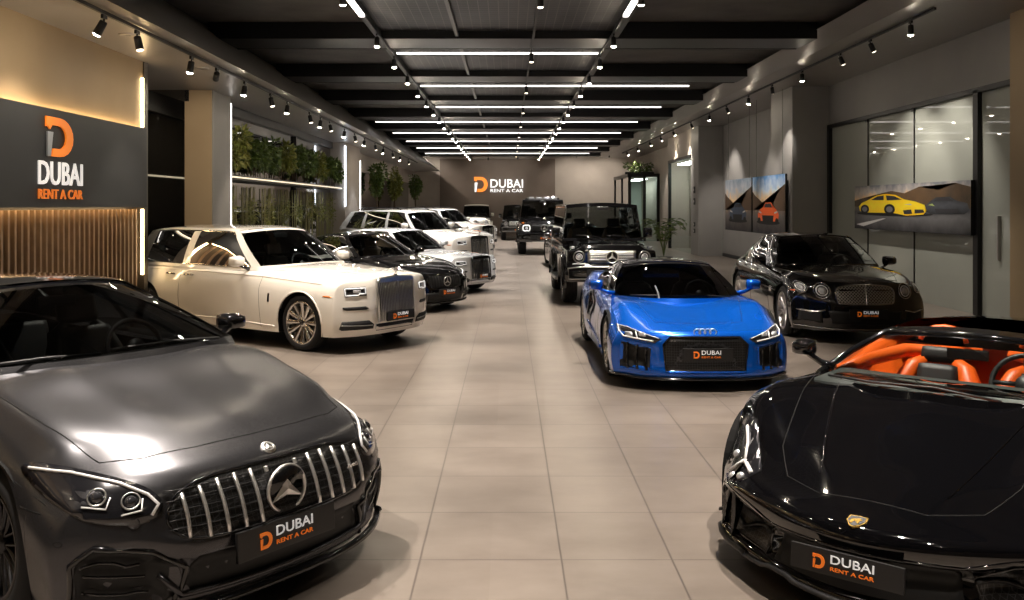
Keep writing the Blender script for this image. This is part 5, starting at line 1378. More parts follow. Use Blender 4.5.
strip('led_strip', (-5.52, PB+3.01, .0), (-5.475, PB+3.07, 3.6), led_white, 'tall white light strip on the back edge of the second left pillar')
# planted ledge
ledge = boxobj('planter_ledge', (-5.99, 17.9, 2.46), (-5.60, 30.3, 2.56), mat('dark_bronze', (.05, .045, .04), .5, .4)); tag(ledge, 'long dark ledge carrying leafy plants on the mirrored left wall', 'ledge')
strip('led_strip', (-5.598, 17.95, 2.50), (-5.575, 30.25, 2.525), mat('soft_led_strip', (.9, .85, .7), 0, .5, emit=(1, .84, .6), es=1.2), 'thin warm light strip along the planted ledge on the left wall')
strip('led_strip', (-6.74, YE+.2, 2.48), (-6.70, PA, 2.51), MATS['soft_led_strip'], 'thin warm light strip on the dark glass between sign wall and first pillar')
leaf_m = noisy(mat('green_leaf', (.05, .11, .02), 0, .45), (.025, .06, .012), (.12, .17, .03), 9)
leaf_y = noisy(mat('young_green_leaf', (.12, .16, .03), 0, .45), (.08, .12, .02), (.26, .25, .05), 9)
bark = noisy(mat('bark', (.09, .06, .035), 0, .85), (.06, .04, .025), (.12, .085, .05), 12, bump=.3)
def leaf(bm, p, d, L_, w):
    d = d.normalized(); s = d.orthogonal().normalized(); s = (s*math.cos(random.random()*6)+d.cross(s)*math.sin(random.random()*6)).normalized()
    u = d.cross(s)
    v = [bm.verts.new(p), bm.verts.new(p+d*L_*.45+s*w*.5+u*w*.12), bm.verts.new(p+d*L_-u*w*.1), bm.verts.new(p+d*L_*.45-s*w*.5+u*w*.12)]
    bm.faces.new((v[0], v[1], v[2])); bm.faces.new((v[0], v[2], v[3]))
def bush(root, c, r, n, m, seed, L_=.14, w=.07):
    rnd = random.Random(seed); bm = bmesh.new(); random.seed(seed)
    blobs = [(Vector((rnd.uniform(-.5, .5)*r[0], rnd.uniform(-.6, .6)*r[1], rnd.uniform(-.5, .5)*r[2])), rnd.uniform(.4, .62)) for _ in range(9)]
    for _ in range(n):
        o, s = rnd.choice(blobs); d = Vector((rnd.gauss(0, 1), rnd.gauss(0, 1), rnd.gauss(0, 1))).normalized()
        p = Vector(c)+o+Vector((d.x*r[0], d.y*r[1], d.z*r[2]))*s*rnd.uniform(.6, 1)
        leaf(bm, p, (d+Vector((0, 0, -.3))), L_*rnd.uniform(.7, 1.2), w)
    return link_bm('foliage', bm, m, root, False, recalc=False)
for i in range(9):
    y = 18.62+i*1.34; t = empty('leafy_shrub', (-5.71, y, 2.565))
    tag(t, ('leafy green shrub on the planted ledge, %s' % ['first beyond the near pillar', 'second beyond the near pillar', 'third beyond the near pillar', 'just before the middle of the row', 'at the middle of the row', 'just past the black wall post', 'third before the second pillar', 'second before the second pillar', 'last before the second pillar'][i]), 'plant', 'shrubs on the planted ledge')
    bush(t, (0.10, 0, .55), (.21, .54, .40), 560, leaf_m if i % 3 else leaf_y, 30+i)
    bm = bmesh.new()
    for k in range(3): tube3(bm, [(0, -.2+.2*k, 0), (.02, -.22+.22*k, .3), (.03, -.3+.3*k, .7)], .014)
    link_bm('stem', bm, bark, t)
for i in range(8):
    y = 18.6+i*1.5; t = empty('bamboo_clump', (-5.76, y, 0))
    tag(t, 'thin pale green bamboo clump below the planted ledge, %s from the near pillar' % 'first second third fourth fifth sixth seventh eighth'.split()[i], 'plant', 'bamboo clumps below the ledge')
    bm = bmesh.new(); rnd = random.Random(i)
    for k in range(7):
        yy_ = -.5+k*.16+rnd.uniform(-.05, .05); tube3(bm, [(rnd.uniform(-.05, .05), yy_, 0), (0, yy_+rnd.uniform(-.05, .05), 1.2), (0, yy_+rnd.uniform(-.1, .1), 2.35)], .010)
    link_bm('stem', bm, mat('bamboo_stem', (.20, .19, .07), 0, .5), t)
    bush(t, (.04, 0, 1.75), (.09, .45, .45), 190, leaf_y, 60+i, .11, .028)
for i, (x, y, r, lab) in enumerate(((376, 38.2, .42, 'round-headed indoor tree beside the far left pillar'), (394, 44.2, .44, 'round-headed indoor tree in the middle of the three far left trees'), (411, 52.0, .46, 'round-headed indoor tree nearest the back wall on the left'))):
    t = empty('indoor_tree', ((x-508)/900*y+(.04 if i < 2 else .26), y, 0)); tag(t, lab, 'tree', 'indoor trees on the far left')
    bm = bmesh.new(); tube3(bm, [(0, 0, .4), (.02, .02, 1.4), (-.02, 0, 2.4), (.02, 0, 3.0)], [.05, .04, .035, .02], n=8); link_bm('trunk', bm, bark, t)
    bm = bmesh.new(); lathe(bm, [(0, .001), (0, .2), (.45, .26), (.45, .22), (.38, .001)], 'z', 20); link_bm('pot', bm, charcoal, t)
    bush(t, (0.06, 0, 2.95), (r*.75, r, .78), 900, leaf_m if i != 1 else leaf_y, 80+i, .17, .08)
# far wall -------------------------------------------------
quad('wall_back', [(-9, D, 0), (10, D, 0), (10, D, 5.3), (-9, D, 5.3)], wall_m)
sbox('wall_back_panel', (-4.38, D-.12, 0), (3.03, D, 4.95), brown_panel)
bs = empty('wall_sign', (0, D-.14, 2.8)); tag(bs, 'lit DUBAI RENT A CAR sign with orange letter D on the far brown wall', 'sign')
k = D/900
def bx_(x): return (x-508)*k*.998
def bz_(y): return EYE+(206-y)*k*.998
sw = mat('lit_sign_white', (.9, .9, .9), 0, .4, emit=(1, 1, 1), es=1.0); so_ = mat('lit_sign_orange', (.9, .3, .03), 0, .4, emit=(1, .30, .04), es=.8)
child(place_text('lettering', 'DUBAI', bz_(179.3)-bz_(187.8), bx_(523)-bx_(490.5), (bx_(490.5), D-.2, bz_(187.8)), (1, 0, 0), (0, 0, 1), sw, None, .08), bs)
child(place_text('lettering', 'RENT A CAR', bz_(189)-bz_(192.2), bx_(523)-bx_(490.5), (bx_(490.5), D-.2, bz_(192.2)), (1, 0, 0), (0, 0, 1), sw, None, .08), bs)
pre = set(bpy.data.objects); logo_D((bx_(474.5), D-.2, bz_(192)), bz_(177)-bz_(192), (1, 0, 0), (0, 0, 1), so_, sw, None, .1)
for o in set(bpy.data.objects)-pre: child(o, bs)
quad('wall_behind_viewer', [(-9, Y0, 0), (-9, Y0, 5.3), (10, Y0, 5.3), (10, Y0, 0)], wall_m)
# right wall -----------------------------------------------
quad('wall_right_near', [(8.03, Y0, 0), (8.03, Y0, 5.1), (8.03, 14.4, 5.1), (8.03, 14.4, 0)], beige_m)
quad('wall_right_return', [(8.03, 14.4, 0), (8.03, 14.4, 5.1), (8.6, 14.4, 5.1), (8.6, 14.4, 0)], beige_m)
quad('wall_right_upper', [(XR, 14.4, 3.96), (XR, 14.4, 5.1), (XR, 23.1, 5.1), (XR, 23.1, 3.96)], grey_wall)
quad('wall_right', [(XR, 23.1, 0), (XR, 23.1, 5.1), (XR, 35.9, 5.1), (XR, 35.9, 0)], grey_wall)
quad('wall_right_far', [(XR, 35.9, 0), (XR, 35.9, 5.1), (XR, D, 5.1), (XR, D, 0)], wall_m)
bp = noisy(mat('back_painted_glass', (.28, .30, .265), 0, .5, .6, .02), (.30, .32, .285), (.33, .35, .31), .7)
quad('wall_right_glass', [(XR+.02, 14.4, 0), (XR+.02, 14.4, 3.96), (XR+.02, 23.1, 3.96), (XR+.02, 23.1, 0)], bp)
sbox('window_frame_top', (XR-.06, 14.4, 3.90), (XR+.04, 23.1, 3.99), black_m)
sbox('window_frame_post', (XR-.06, 15.70, 0), (XR+.04, 15.86, 3.95), black_m)
sbox('window_frame_jamb', (XR-.06, 22.95, 0), (XR+.04, 23.1, 3.95), black_m)
for y in (18.3, 20.65): sbox('window_joint', (XR-.002, y-.012, 0), (XR+.03, y+.012, 3.92), black_m)
for y in (18.3, 20.65): sbox('window_clamp', (XR-.03, y-.06, 3.84), (XR+.0, y+.06, 3.92), black_m)
hd = boxobj('door_handle', (XR-.03, 15.10, 1.0), (XR+.018, 15.14, 1.75), satin); hd.name = 'pull_handle'; tag(hd, 'upright metal pull handle on the narrow glass door by the near right wall', 'handle')
sbox('pillar_right_near', (7.3, 23.1, 0), (XR, 25.0, 5.0), grey_wall)
sbox('pillar_right_far', (7.3, 34.5, 0), (XR, 35.9, 5.0), grey_wall)
sbox('baseboard_right', (XR-.03, 25, 0), (XR, 34.5, .12), charcoal)
# shop window beyond the second pillar
sbox('window_2', (7.28, 35.95, 3.85), (7.4, 41, 3.97), black_m); sbox('window_3', (7.28, 40.8, 0), (7.4, 41, 3.9), black_m)
quad('window_4', [(7.35, 35.95, 0), (7.35, 35.95, 3.9), (7.35, 40.9, 3.9), (7.35, 40.9, 0)], glass_mat('green_shop_glass', (.75, .85, .8)))
quad('wall_shop_upper', [(7.3, 35.9, 3.95), (7.3, 35.9, 5.1), (7.3, 41, 5.1), (7.3, 41, 3.95)], wall_m); quad('wall_shop_end', [(7.3, 41, 0), (7.3, 41, 5.1), (8.3, 41, 5.1), (8.3, 41, 0)], wall_m)
pan = boxobj('added_glow_panel', (7.6, 36.6, 3.75), (8.1, 40.4, 3.8), mat('added_glow_white', (.9, .9, .9), 0, .5, emit=(.95, 1, .95), es=14)); tag(pan, 'added glowing panel brightening the glass shop window beyond the second right pillar', 'light')  # glowing panel added to brighten the shop interior
# glass office at the far right
of = mat('office_wall', (.5, .55, .5), 0, .6)
for nm, lo, hi in (('window_5', (6.55, 48.95, 3.5), (8.25, 49.1, 3.68)), ('window_6', (6.52, 49, 3.5), (6.66, 55.6, 3.68)), ('window_7', (6.55, 48.95, 0), (6.7, 49.1, 3.6)), ('window_8', (7.35, 48.95, 0), (7.5, 49.1, 3.6)), ('window_9', (6.55, 52.0, 0), (6.65, 52.2, 3.6)), ('window_10', (6.55, 55.4, 0), (6.65, 55.6, 3.6)), ('window_11', (8.1, 48.95, 0), (8.25, 49.1, 3.6))): sbox(nm, lo, hi, black_m)
og = glass_mat('office_glass', (.6, .7, .66))
quad('window_12', [(6.6, 49.03, 0), (8.25, 49.03, 0), (8.25, 49.03, 3.6), (6.6, 49.03, 3.6)], og); quad('window_13', [(6.6, 49.03, 0), (6.6, 55.5, 0), (6.6, 55.5, 3.6), (6.6, 49.03, 3.6)], og)
quad('wall_office', [(6.6, 55.6, 0), (8.25, 55.6, 0), (8.25, 55.6, 3.6), (6.6, 55.6, 3.6)], of); quad('ceiling_office', [(6.5, 48.9, 3.68), (8.3, 48.9, 3.68), (8.3, 55.7, 3.68), (6.5, 55.7, 3.68)], black_m)
pan = boxobj('added_glow_panel', (7.2, 50.5, 3.4), (7.8, 54, 3.45), MATS['added_glow_white']); tag(pan, 'added glowing panel brightening the inside of the black-framed glass office', 'light')  # same glowing panel, added so the office interior looks lit
# switches on the second pillar
for i, z in enumerate((2.55, 2.1, 1.2, .95)):
    bm = bmesh.new(); box(bm, (7.285, 35.2, z), (.03, .22, .26 if i < 2 else .16), bev=.008); o = link_bm('wall_switch', bm, charcoal, None, False)
    bm = bmesh.new(); box(bm, (7.268, 35.2, z), (.01, .1, .08), bev=.003); link_bm('switch_button', bm, satin, o, False)
    tag(o, ['small dark wall box on the second right pillar, topmost of four', 'small dark wall box on the second right pillar, second from top', 'small dark switch on the second right pillar, third from top', 'small dark switch on the second right pillar, lowest of four'][i], 'switch', 'switches on the pillar')
# ------------------------------------------------------------------ pictures on the right wall (flat printed boards)
def P2(bm_d, nm, pts, m, fr, parent, lift):
    """polygon in picture coordinates (0..1 across, 0..1 up) laid on a board; fr: (origin, right, up)"""
    o, R, U = fr; N = R.cross(U).normalized()
    bm = bmesh.new(); vs = [bm.verts.new(o+R*a+U*b+N*lift) for a, b in pts]; f = bm.faces.new(vs); bmesh.ops.triangulate(bm, faces=[f])
    return link_bm(nm, bm, m, parent, False, recalc=False)
def pm(name, col): return mat('print_'+name, tuple(min(.95, v*1.1) for v in col), 0, .6, 0, spec=.2)
def ramp_mat(name, stops, axis=2, lo=0., hi=1.):
    m = mat(name, (.5, .5, .5), 0, .6, 0, spec=.2); n, l, b = nodes(m); tc = n.new('ShaderNodeTexCoord'); sx = n.new('ShaderNodeSeparateXYZ'); l.new(tc.outputs['Object'], sx.inputs[0])
    mr = n.new('ShaderNodeMapRange'); mr.inputs['From Min'].default_value = lo; mr.inputs['From Max'].default_value = hi; nz_ = n.new('ShaderNodeTexNoise'); nz_.inputs['Scale'].default_value = 3.5; nz_.inputs['Detail'].default_value = 6; l.new(tc.outputs['Object'], nz_.inputs['Vector']); m1 = n.new('ShaderNodeMath'); m1.operation = 'SUBTRACT'; m1.inputs[1].default_value = .5; l.new(nz_.outputs['Fac'], m1.inputs[0]); m2 = n.new('ShaderNodeMath'); m2.operation = 'MULTIPLY_ADD'; m2.inputs[1].default_value = (hi-lo)*.5; l.new(m1.outputs[0], m2.inputs[0]); l.new(sx.outputs[axis], m2.inputs[2]); l.new(m2.outputs[0], mr.inputs['Value'])
    r = n.new('ShaderNodeValToRGB'); e = r.color_ramp.elements
    while len(e) < len(stops): e.new(.5)
    for q, (p, c) in zip(e, stops): q.position = p; q.color = (*[min(.95, v*1.35) for v in c], 1)
    l.new(mr.outputs[0], r.inputs[0]); l.new(r.outputs[0], b.inputs['Base Color']); return m
def ell(cx, cy, rx, ry, n=16, a0=0, a1=360): return [(cx+rx*math.cos(math.radians(a0+(a1-a0)*i/n)), cy+ry*math.sin(math.radians(a0+(a1-a0)*i/n))) for i in range(n)]
def board(nm, label, X, ya, yb, z0, z1, sky):
    """picture hung on a plane of constant X; ya is its far (left) edge"""
    root = empty(nm, (X, (ya+yb)/2, z0)); tag(root, label, 'picture')
    b = boxobj('board', (X-.0, yb, z0), (X+(.05 if X < 8 else .145), ya, z1), black_m); child(b, root)
    e = empty('print', (X-.003, ya, z0)); 
    o = Vector((X-.004, ya, z0)); R = Vector((0, yb-ya, 0)); U = Vector((0, 0, z1-z0))
    fr = (o, R, U)
    pr = P2(None, 'print', [(0, 0), (1, 0), (1, 1), (0, 1)], sky, fr, None, 0); child(pr, root); bpy.data.objects.remove(e)
    for yy_ in (ya*.9+yb*.1, ya*.1+yb*.9) if X < 8 else ():
        bm = bmesh.new(); cyl(bm, (X+.02, yy_, z1-.02), (X+.02, yy_, EYE+3.08), .004, n=6); child(link_bm('hanging_wire', bm, black_m), root)
    return root, fr, pr
def add(nm, pts, m, fr, root, lift):
    return child(P2(None, nm, pts, m, fr, None, lift), root)
# wide picture with the yellow car on the back-painted glass
X = 8.12; sky = ramp_mat('print_dusk_sky', [(0, (.06, .06, .065)), (.45, (.10, .095, .09)), (.62, (.75, .42, .15)), (.8, (.35, .32, .30)), (1, (.12, .13, .15))], 2, 1.40, 2.40)
root, fr, pr = board('wide_picture', 'wide picture of a yellow sports car on a mountain road, hung on the glass wall', X, X*900/(855-508), X*900/(971-508), 1.40, 2.375, sky)
add('print_hills', [(0, .52), (.0, .66), (.1, .72), (.22, .70), (.38, .86), (.5, .80), (.62, .92), (.78, .84), (.9, .96), (1, .88), (1, .45), (.5, .45)], ramp_mat('print_hills', [(0, (.03, .025, .02)), (.5, (.10, .06, .03)), (1, (.03, .03, .025))], 1, 15, 22), fr, root, .002)
add('print_road', [(0, 0), (1, 0), (1, .48), (.5, .46), (0, .42)], ramp_mat('print_road', [(0, (.02, .02, .022)), (.6, (.10, .10, .105)), (1, (.05, .05, .055))], 2, 1.4, 1.87), fr, root, .003)
add('print_road_line', [(.02, .10), (.30, .26), (.33, .255), (.10, .06)], pm('white', (.5, .5, .5)), fr, root, .004)
yel = ramp_mat('print_yellow', [(0, (.75, .38, .01)), (.5, (.9, .55, .02)), (1, (.85, .42, .0))], 2, 1.65, 2.2)
add('print_car_shadow', ell(.38, .36, .36, .05), pm('shadow', (.012, .012, .013)), fr, root, .005)
add('print_yellow_car', [(.06, .42), (.05, .52), (.08, .60), (.16, .68), (.24, .77), (.33, .80), (.42, .77), (.50, .67), (.60, .62), (.67, .55), (.69, .44), (.66, .36), (.52, .33), (.40, .38), (.18, .38), (.1, .38)], yel, fr, root, .006)
add('print_glass', [(.18, .67), (.25, .75), (.31, .765), (.31, .66)], pm('glass', (.03, .03, .035)), fr, root, .007)
add('print_glass', [(.33, .765), (.41, .745), (.48, .665), (.34, .655)], pm('glass', (.03, .03, .035)), fr, root, .007)
for cx, r in ((.115, .046), (.365, .052)):
    add('print_wheel', ell(cx, .46, r, r*2.2), pm('tire', (.01, .01, .01)), fr, root, .008); add('print_rim', ell(cx, .46, r*.6, r*1.3), pm('rim', (.16, .16, .17)), fr, root, .009)
add('print_intake', [(.50, .36), (.49, .44), (.56, .46), (.57, .37)], pm('glass', (.03, .03, .035)), fr, root, .008); add('print_intake', [(.59, .38), (.59, .46), (.66, .46), (.67, .40)], pm('glass', (.03, .03, .035)), fr, root, .008)
add('print_headlight', [(.50, .56), (.57, .55), (.55, .58)], pm('white', (.5, .5, .5)), fr, root, .008)
add('print_dark_car', [(.68, .42), (.67, .52), (.71, .62), (.76, .70), (.86, .71), (.91, .63), (.98, .58), (.995, .45), (.96, .38), (.72, .37)], ramp_mat('print_steel', [(0, (.008, .009, .01)), (.6, (.05, .055, .065)), (1, (.02, .022, .025))], 2, 1.7, 2.1), fr, root, .006)
add('print_glass', [(.74, .62), (.77, .68), (.85, .69), (.89, .62)], pm('glass', (.012, .012, .015)), fr, root, .007)
add('print_headlight', [(.70, .55), (.75, .53), (.73, .58)], pm('green', (.35, .45, .12)), fr, root, .008); add('print_intake', [(.76, .40), (.75, .48), (.92, .48), (.92, .40)], pm('glass', (.012, .012, .015)), fr, root, .008)
# the two upright pictures
for idx, (xa, xb, lab, carcol) in enumerate(((725.5, 751.5, 'upright picture of a dark sports car, left one of the hanging pair', (.05, .07, .11)), (752.8, 785.3, 'upright picture of an orange sports car under blue sky, in the hanging pair', (.80, .13, .03)))):
    X = 7.2; z0, z1 = 1.14, 2.76
    sky = ramp_mat('print_sky_%s' % ('dark', 'blue')[idx], [(0, (.05, .05, .055)), (.42, (.16, .13, .11)), (.6, (.80, .50, .28)), (.78, (.45, .55, .68) if idx else (.42, .45, .5)), (1, (.10, .25, .52) if idx else (.20, .26, .34))], 2, z0, z1)
    root, fr, pr = board('upright_picture', lab, X, X*900/(xa-508), X*900/(xb-508), z0, z1, sky)
    root['group'] = 'pair of upright pictures'
    add('print_hills', [(0, .40), (0, .74), (.1, .66), (.22, .60), (.34, .48), (.5, .44), (.66, .52), (.8, .70), (.92, .80), (1, .84), (1, .40)], pm('rock', (.10, .06, .035)), fr, root, .002)
    add('print_road', [(0, 0), (1, 0), (1, .30), (.62, .46), (.42, .46), (0, .30)], ramp_mat('print_tarmac_%s' % ('dark', 'blue')[idx], [(0, (.02, .02, .025)), (1, (.16, .14, .13))], 2, z0, z0+.7), fr, root, .003)
    cc = pm('car_%s' % ('blue', 'orange')[idx], carcol); ww = .30
    add('print_car_shadow', ell(.5, .20, .36, .04), pm('shadow', (.012, .012, .013)), fr, root, .004)
    add('print_car', [(.5-ww, .22), (.5-ww-.02, .34), (.5-ww+.05, .42), (.36, .46), (.42, .54), (.60, .54), (.66, .46), (.5+ww-.04, .42), (.5+ww+.03, .34), (.5+ww, .22)], cc, fr, root, .005)
    add('print_glass', [(.38, .455), (.43, .525), (.59, .525), (.64, .455)], pm('glass', (.012, .012, .015)), fr, root, .006)
    add('print_grille', [(.34, .22), (.32, .32), (.68, .32), (.66, .22)], pm('shadow', (.012, .012, .013)), fr, root, .006)
    for sg in (-1, 1):
        add('print_headlight', [(.5+sg*.20, .35), (.5+sg*.29, .37), (.5+sg*.28, .40), (.5+sg*.2, .375)], pm('white', (.5, .5, .5)), fr, root, .007)
        add('print_wheel', ell(.5+sg*.27, .225, .05, .055), pm('tire', (.01, .01, .01)), fr, root, .006)
# potted palm behind the square off-road car
t = empty('potted_palm', (4.5, 26, 0)); tag(t, 'potted palm with long arching leaves beside the large black off-road car', 'plant')
bm = bmesh.new(); lathe(bm, [(0, .001), (0, .2), (.45, .27), (.45, .23), (.38, .001)], 'z', 24); link_bm('pot', bm, charcoal, t)
bm = bmesh.new(); rnd = random.Random(3)
for i in range(15):
    a = 2*PI*i/15+rnd.uniform(-.2, .2); L_ = rnd.uniform(.75, 1.05); pts = []
    for k in range(8):
        u = k/7; pts.append(Vector((math.cos(a)*L_*.6*u**1.2, math.sin(a)*L_*.6*u**1.2, .45+L_*1.15*math.sin(u*2.0)*.95)))
    tube3(bm, pts, .008, False, 5)
    for k in range(2, 8):
        for sg in (1, -1):
            d = (pts[k]-pts[k-1]).normalized(); s = d.cross(Vector((0, 0, 1))).normalized()*sg
            leaf(bm, pts[k], d*.6+s+Vector((0, 0, -.3)), .24, .045)
link_bm('fronds', bm, leaf_m, t, False, recalc=False)
t = empty('hanging_plant', (8.1, 50.0, 3.69)); tag(t, 'small leafy plant in a black trough on top of the glass office', 'plant'); bush(t, (-.8, 0, .35), (.9, .3, .25), 400, leaf_m, 99, .2, .07)
bm = bmesh.new(); box(bm, (-.8, 0, .05), (1.6, .3, .12), bev=.01); link_bm('trough', bm, black_m, t)

# ------------------------------------------------------------------ ceiling lights
def track(label, x, z, y0, y1, w=.035):
    o = boxobj('lighting_track', (x-w/2, y0, z-.02), (x+w/2, y1, z+.02), black_m); tag(o, label, 'track'); return o
def fixture(lab, grp, x, y, ztop, aim, power, face=None, col=(1, .89, .78), cone=72, blend=.6, rad=.05, lit=True):
    """cylinder spot hanging from its track: box, yoke, body tilted towards aim, lens"""
    e = empty('track_spotlight', (x, y, ztop)); e.scale = (.87,)*3; tag(e, lab, 'spotlight', grp)
    key = 'spot_meshes'
    if key not in MESHC:
        bm = bmesh.new(); box(bm, (0, 0, -.03), (.035, .12, .05), bev=.005); cyl(bm, (0, 0, -.05), (0, 0, -.10), .012, n=10); a = bpy.data.meshes.new('bracket'); bm.to_mesh(a); bm.free(); a.materials.append(black_m)
        bm = bmesh.new(); lathe(bm, [(.0, .001), (.0, .042), (-.015, .05), (-.19, .055), (-.19, .048), (-.175, .046)], 'z', 20); bmesh.ops.recalc_face_normals(bm, faces=bm.faces); b_ = bpy.data.meshes.new('lamp_body'); bm.to_mesh(b_); bm.free(); b_.materials.append(black_m); b_.polygons.foreach_set('use_smooth', [True]*len(b_.polygons))
        cs = []
        for m in (lens_lit, lens_dim):
            bm = bmesh.new(); lathe(bm, [(-.186, .049), (-.198, .044), (-.207, .030), (-.211, .001)], 'z', 18); bmesh.ops.recalc_face_normals(bm, faces=bm.faces)
            q = bpy.data.meshes.new('lamp_face'); bm.to_mesh(q); bm.free(); q.materials.append(m); cs.append(q)
        MESHC[key] = (a, b_, cs)
    a, b_, cs = MESHC[key]
    o = bpy.data.objects.new('bracket', a); COL.objects.link(o); o.parent = e
    body = bpy.data.objects.new('lamp_body', b_); COL.objects.link(body); body.parent = e; body.location = (0, 0, -.085)
    d = Vector(aim)-Vector((x, y, ztop-.085)); body.rotation_euler = (-d).to_track_quat('Z', 'Y').to_euler()
    f = bpy.data.objects.new('lamp_face', cs[0 if lit else 1]); COL.objects.link(f); f.parent = body
    if power > 0:
        li = bpy.data.lights.new('spot', 'SPOT'); li.energy = power; li.spot_size = math.radians(cone); li.spot_blend = blend; li.shadow_soft_size = rad; li.color = col
        lo = bpy.data.objects.new('spot', li); COL.objects.link(lo); lo.parent = body; lo.location = (0, 0, -.23)
    return e
MESHC = {}
ORD = 'first second third fourth fifth sixth seventh eighth ninth tenth eleventh twelfth thirteenth fourteenth fifteenth sixteenth seventeenth eighteenth nineteenth twentieth twenty-first twenty-second'.split()
PW = 1230
for x, nm in ((-2.27, 'left'), (1.83, 'right')):
    zt = EYE+3.0
    track('long black lighting track on the %s of the ceiling mesh' % nm, x, zt, -5, 56)
    y = 15.6-2.36*7
    while y < 55:
        if 12.6 < y < 14: fixture('added black fill spotlight beside the bright tube lamp on the %s centre ceiling track' % nm, 'spotlights on the %s centre track' % nm, x, 12.35, zt, (x, 12.9, 0), PW); y += 2.36; continue  # spotlight added here to fill the dark band on the floor
        k_ = int(round((y-15.6)/2.36)); fixture('lit black spotlight on the %s centre ceiling track, %s past the bright tube' % (nm, ORD[k_]) if k_ >= 0 else 'lit spotlight on the overhead near part of the %s centre ceiling track' % nm, 'spotlights on the %s centre track' % nm, x, y, zt, (x, y-.25, 0), PW*(1.15 if y > 24 else 1), col=(1, .89, .78) if y < 19 else (1, .94, .88)); y += 2.36
    o = boxobj('linear_lamp', (x-.04, 12.6, zt-.06), (x+.04, 14.0, zt-.02), led_white); tag(o, 'short bright tube lamp at the near end of the %s centre track' % nm, 'lamp')
track('thin black lighting track along the middle of the ceiling mesh', .45, EYE+3.0, 4, 54)
for i in range(9): fixture('dim black spotlight on the middle ceiling track, %s from the viewer' % ORD[i], 'spotlights on the middle track', .45, 12.5+i*4.75, EYE+3.0, (.45, 12.5+i*4.75, 0), 0, lit=False)
# left track on the low soffit
track('black lighting track under the left soffit', -4.43, EYE+2.12, 9.0, 44)
LYs = [9.87, 10.75, 12.6, 13.7, 15.16, 16.8, 18.1, 20.1, 21.3, 22.4, 24.4, 26., 27.8, 30., 32., 34.5, 37., 40.]
for i, y in enumerate(LYs):
    tgt = (-5.4, y+.1, 2.3) if i in (0, ) else (-5.75, 16.6, 2.2) if i == 3 else ((-3.6, y, 0) if i % 2 else (-5.0, y-.2, 0))
    fixture('black spotlight on the left soffit track, %s from its near end' % ORD[i], 'spotlights on the left soffit track', -4.43, y, EYE+2.10, tgt, 70 if i == 0 else 150, cone=75, lit=i % 2 == 0, col=(1, .84, .66) if i < 9 else (.9, .92, 1))
# out-of-view near end of the same track
for y in (7.6, 5.2, 2.8, .4): fixture('black spotlight on the short near track above the sign board', 'spotlights on the left soffit track', -4.43, y, EYE+2.10, (-5.42, y+.2, 3.2), 30, cone=80)
track('black lighting track under the left soffit, near end', -4.43, EYE+2.12, 0, 8.4)
track('black lighting track under the right soffit', 6.6, EYE+3.05, 13.9, 52)
RYs = [14.75, 16.4, 17.9, 20.2, 22.5, 24.7, 27.2, 29.5, 32.5, 36, 39, 42, 46, 50]
for i, y in enumerate(RYs):
    lit = i in (0, 3, 5, 7) or i > 8
    tgt = (6.6, y, 0) if lit else (8.2, y+.4, 1.8)
    if i == 4: tgt = (7.35, 24.0, 2.6)
    if i > 8: tgt = (8.2, y+.3, 2.0)
    fixture('black spotlight on the right soffit track, %s from its near end' % ORD[i], 'spotlights on the right soffit track', 6.6, y, EYE+3.04, tgt, (260 if lit else 330) if i != 4 else 420, cone=(62 if lit else 80) if i != 4 else 36, lit=lit)
for i, (vx, vy) in enumerate(((-4.28, 11.3), (-4.28, 14.05))):
    bm = bmesh.new(); lathe(bm, [(0, .11), (-.012, .105), (-.014, .08), (-.006, .07), (-.012, .045), (-.004, .04), (-.008, .001)], 'z', 24, c=(vx-.5, vy, EYE+2.155)); o = link_bm('ceiling_vent', bm, satin); tag(o, 'small round metal vent in the left soffit, %s of two' % ('nearer', 'farther')[i], 'vent')
# light bars across the ceiling
nm = ['nearest', 'second nearest', 'third nearest', 'fourth', 'fifth', 'sixth', 'seventh', 'farthest']
for k in range(8):
    y = LY+4.84*k; z = EYE+3.02
    x0, x1 = (-2.2, 1.78) if k == 0 else ((-2.2, 4.55) if k == 1 else ((-2.2, 4.67) if k == 2 else (-4.75, 4.65)))
    o = boxobj('light_bar', (x0, y-.025, z-.015), (x1, y+.025, z+.015), led_white); tag(o, 'slim white light bar across the ceiling, %s of the row' % nm[k], 'light', 'light bars across the ceiling')
    for xx in (x0+.3, x1-.3):
        bm = bmesh.new(); cyl(bm, (xx, y, z+.015), (xx, y, HC+.1), .006, n=6); link_bm('hanger', bm, black_m, o)
for x, lab in ((-5.0, 'left'), (4.2, 'right'), (6.2, 'far right')): fixture('added black spotlight brightening the far wall %s of the sign' % lab, 'added spotlights brightening the far wall', x, 55.0, HC-.02, (x, 58, 2.6), 260, cone=95)  # spotlights added to give the far wall more light
# two washes on the far wall beside the sign
track('short black lighting track across the ceiling in front of the far sign', .6, EYE+3.0, 54.3, 54.7); track('short black lighting track left of the far sign', -1.2, EYE+3.0, 54.3, 54.7)
for x in (-1.2, .6): fixture('black spotlight aimed at the lit sign on the far wall', 'spotlights aimed at the far sign', x, 54.5, EYE+2.98, (x, 58, 3.0), 110, cone=80)

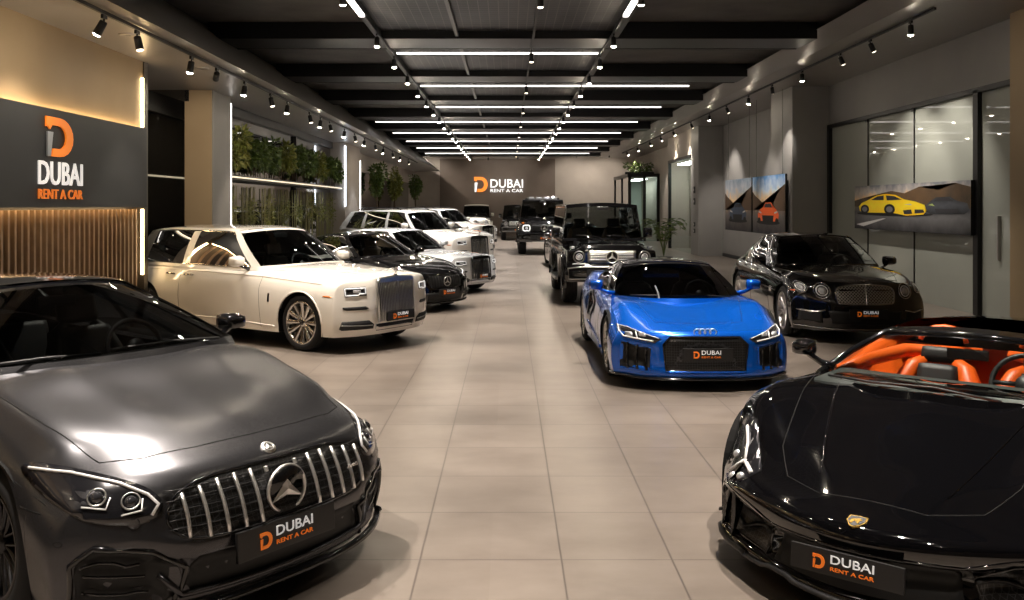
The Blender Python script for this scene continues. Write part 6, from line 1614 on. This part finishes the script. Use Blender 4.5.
# ------------------------------------------------------------------ the cars
white = mat('pearl_white_paint', (.80, .77, .72), .0, .2, 1.); cream = mat('cream_white_paint', (.80, .76, .69), 0, .22, 1.)
silver = mat('silver_white_paint', (.68, .69, .70), .2, .22, 1.); bk = mat('black_paint', (.0035, .0035, .004), 0, .08, 1.)
amg().set(-1.035, 4.288, .923)
g1_ = ghost('luxury_limousine', 'cream white limousine with upright chrome grille and hood ornament, front car behind the grey saloon', cream, chrome_m=mat('grille_chrome', (.5, .5, .49), 1, .28)); g1_.set(-1.50, 12.15, .965)
coupe('black coupe with round star grille between the cream limousine and a white one', bk).set(-1.10, 16.4, .84, 1.0)
g2_ = ghost('luxury_limousine', 'silver white limousine with dark upright grille, parked just behind the black coupe', silver, hero=False, hk=.93, chrome_m=mat('dark_chrome', (.10, .10, .10), 1, .2)); g2_.set(-.58, 19.9, .95, .90)
suv1 = ghost('luxury_off_roader', 'tall white estate-bodied car with roof rails, behind the silver limousine', white, hero=False, suv=True, hk=1.09, chrome_m=MATS['dark_chrome']); suv1.set(-.80, 25.9, .90)
bm = bmesh.new()
for sg in (1, -1): tube3(bm, [(-2.6, .60*sg, 1.80), (-2.8, .60*sg, 1.86), (-4.2, .60*sg, 1.86), (-4.5, .60*sg, 1.79)], .018, False, 6)
link_bm('roof_rail', bm, black, suv1.root)
sal = white_saloon('white saloon fifth in the left row, only its windscreen and hood showing', white); sal.set(-.78, 30.2, .9)
def clone(c, label, x, d, th, s=1.):
    r = copy_tree(c.root); r['label'] = label; r.location = (x, d, 0); r.rotation_euler = (0, 0, th-PI/2); r.scale = (s,)*3; return r
clone(sal, 'white saloon sixth in the left row, beyond the fifth white car', -.80, 34.4, .9)
clone(suv1, 'tall white car seventh in the left row, roof just showing above the saloons', -.85, 39.2, .9)
clone(sal, 'white saloon eighth and last in the left row of parked cars', -.88, 43.8, .9)
gw = gwagon('boxy white off-road car facing forward at the back left by the far wall', 'round', cream, hero=False); gw.set(-1.95, 54.2, 0, 1.02)
gwagon('boxy black off-road car with chrome three-bar grille and star, behind the blue coupe', 'round', bk, glass=glass_mat('light_windscreen', (.5, .54, .53))).set(2.0, 17.24, .019)
gs = gwagon('large black off-road car with square lit headlights and roof rack', 'square', bk, hero=False, roof_rack=True); gs.set(1.43, 35.2, .0, 1.12)
gwagon('small distant black off-road car beside the far wall, left of the large one', 'round', bk, hero=False).set(.52, 49.8, 0)
coupe('dark saloon half hidden between the two large black off-road cars', mat('gunmetal_paint', (.03, .03, .033), .6, .2, 1.), hero=False).set(2.25, 26.4, .03)
r8().set(2.05, 9.284, .01)
flying_spur().set(4.95, 12.396, -.05)
lambo().set(1.521, 4.021, -.70)
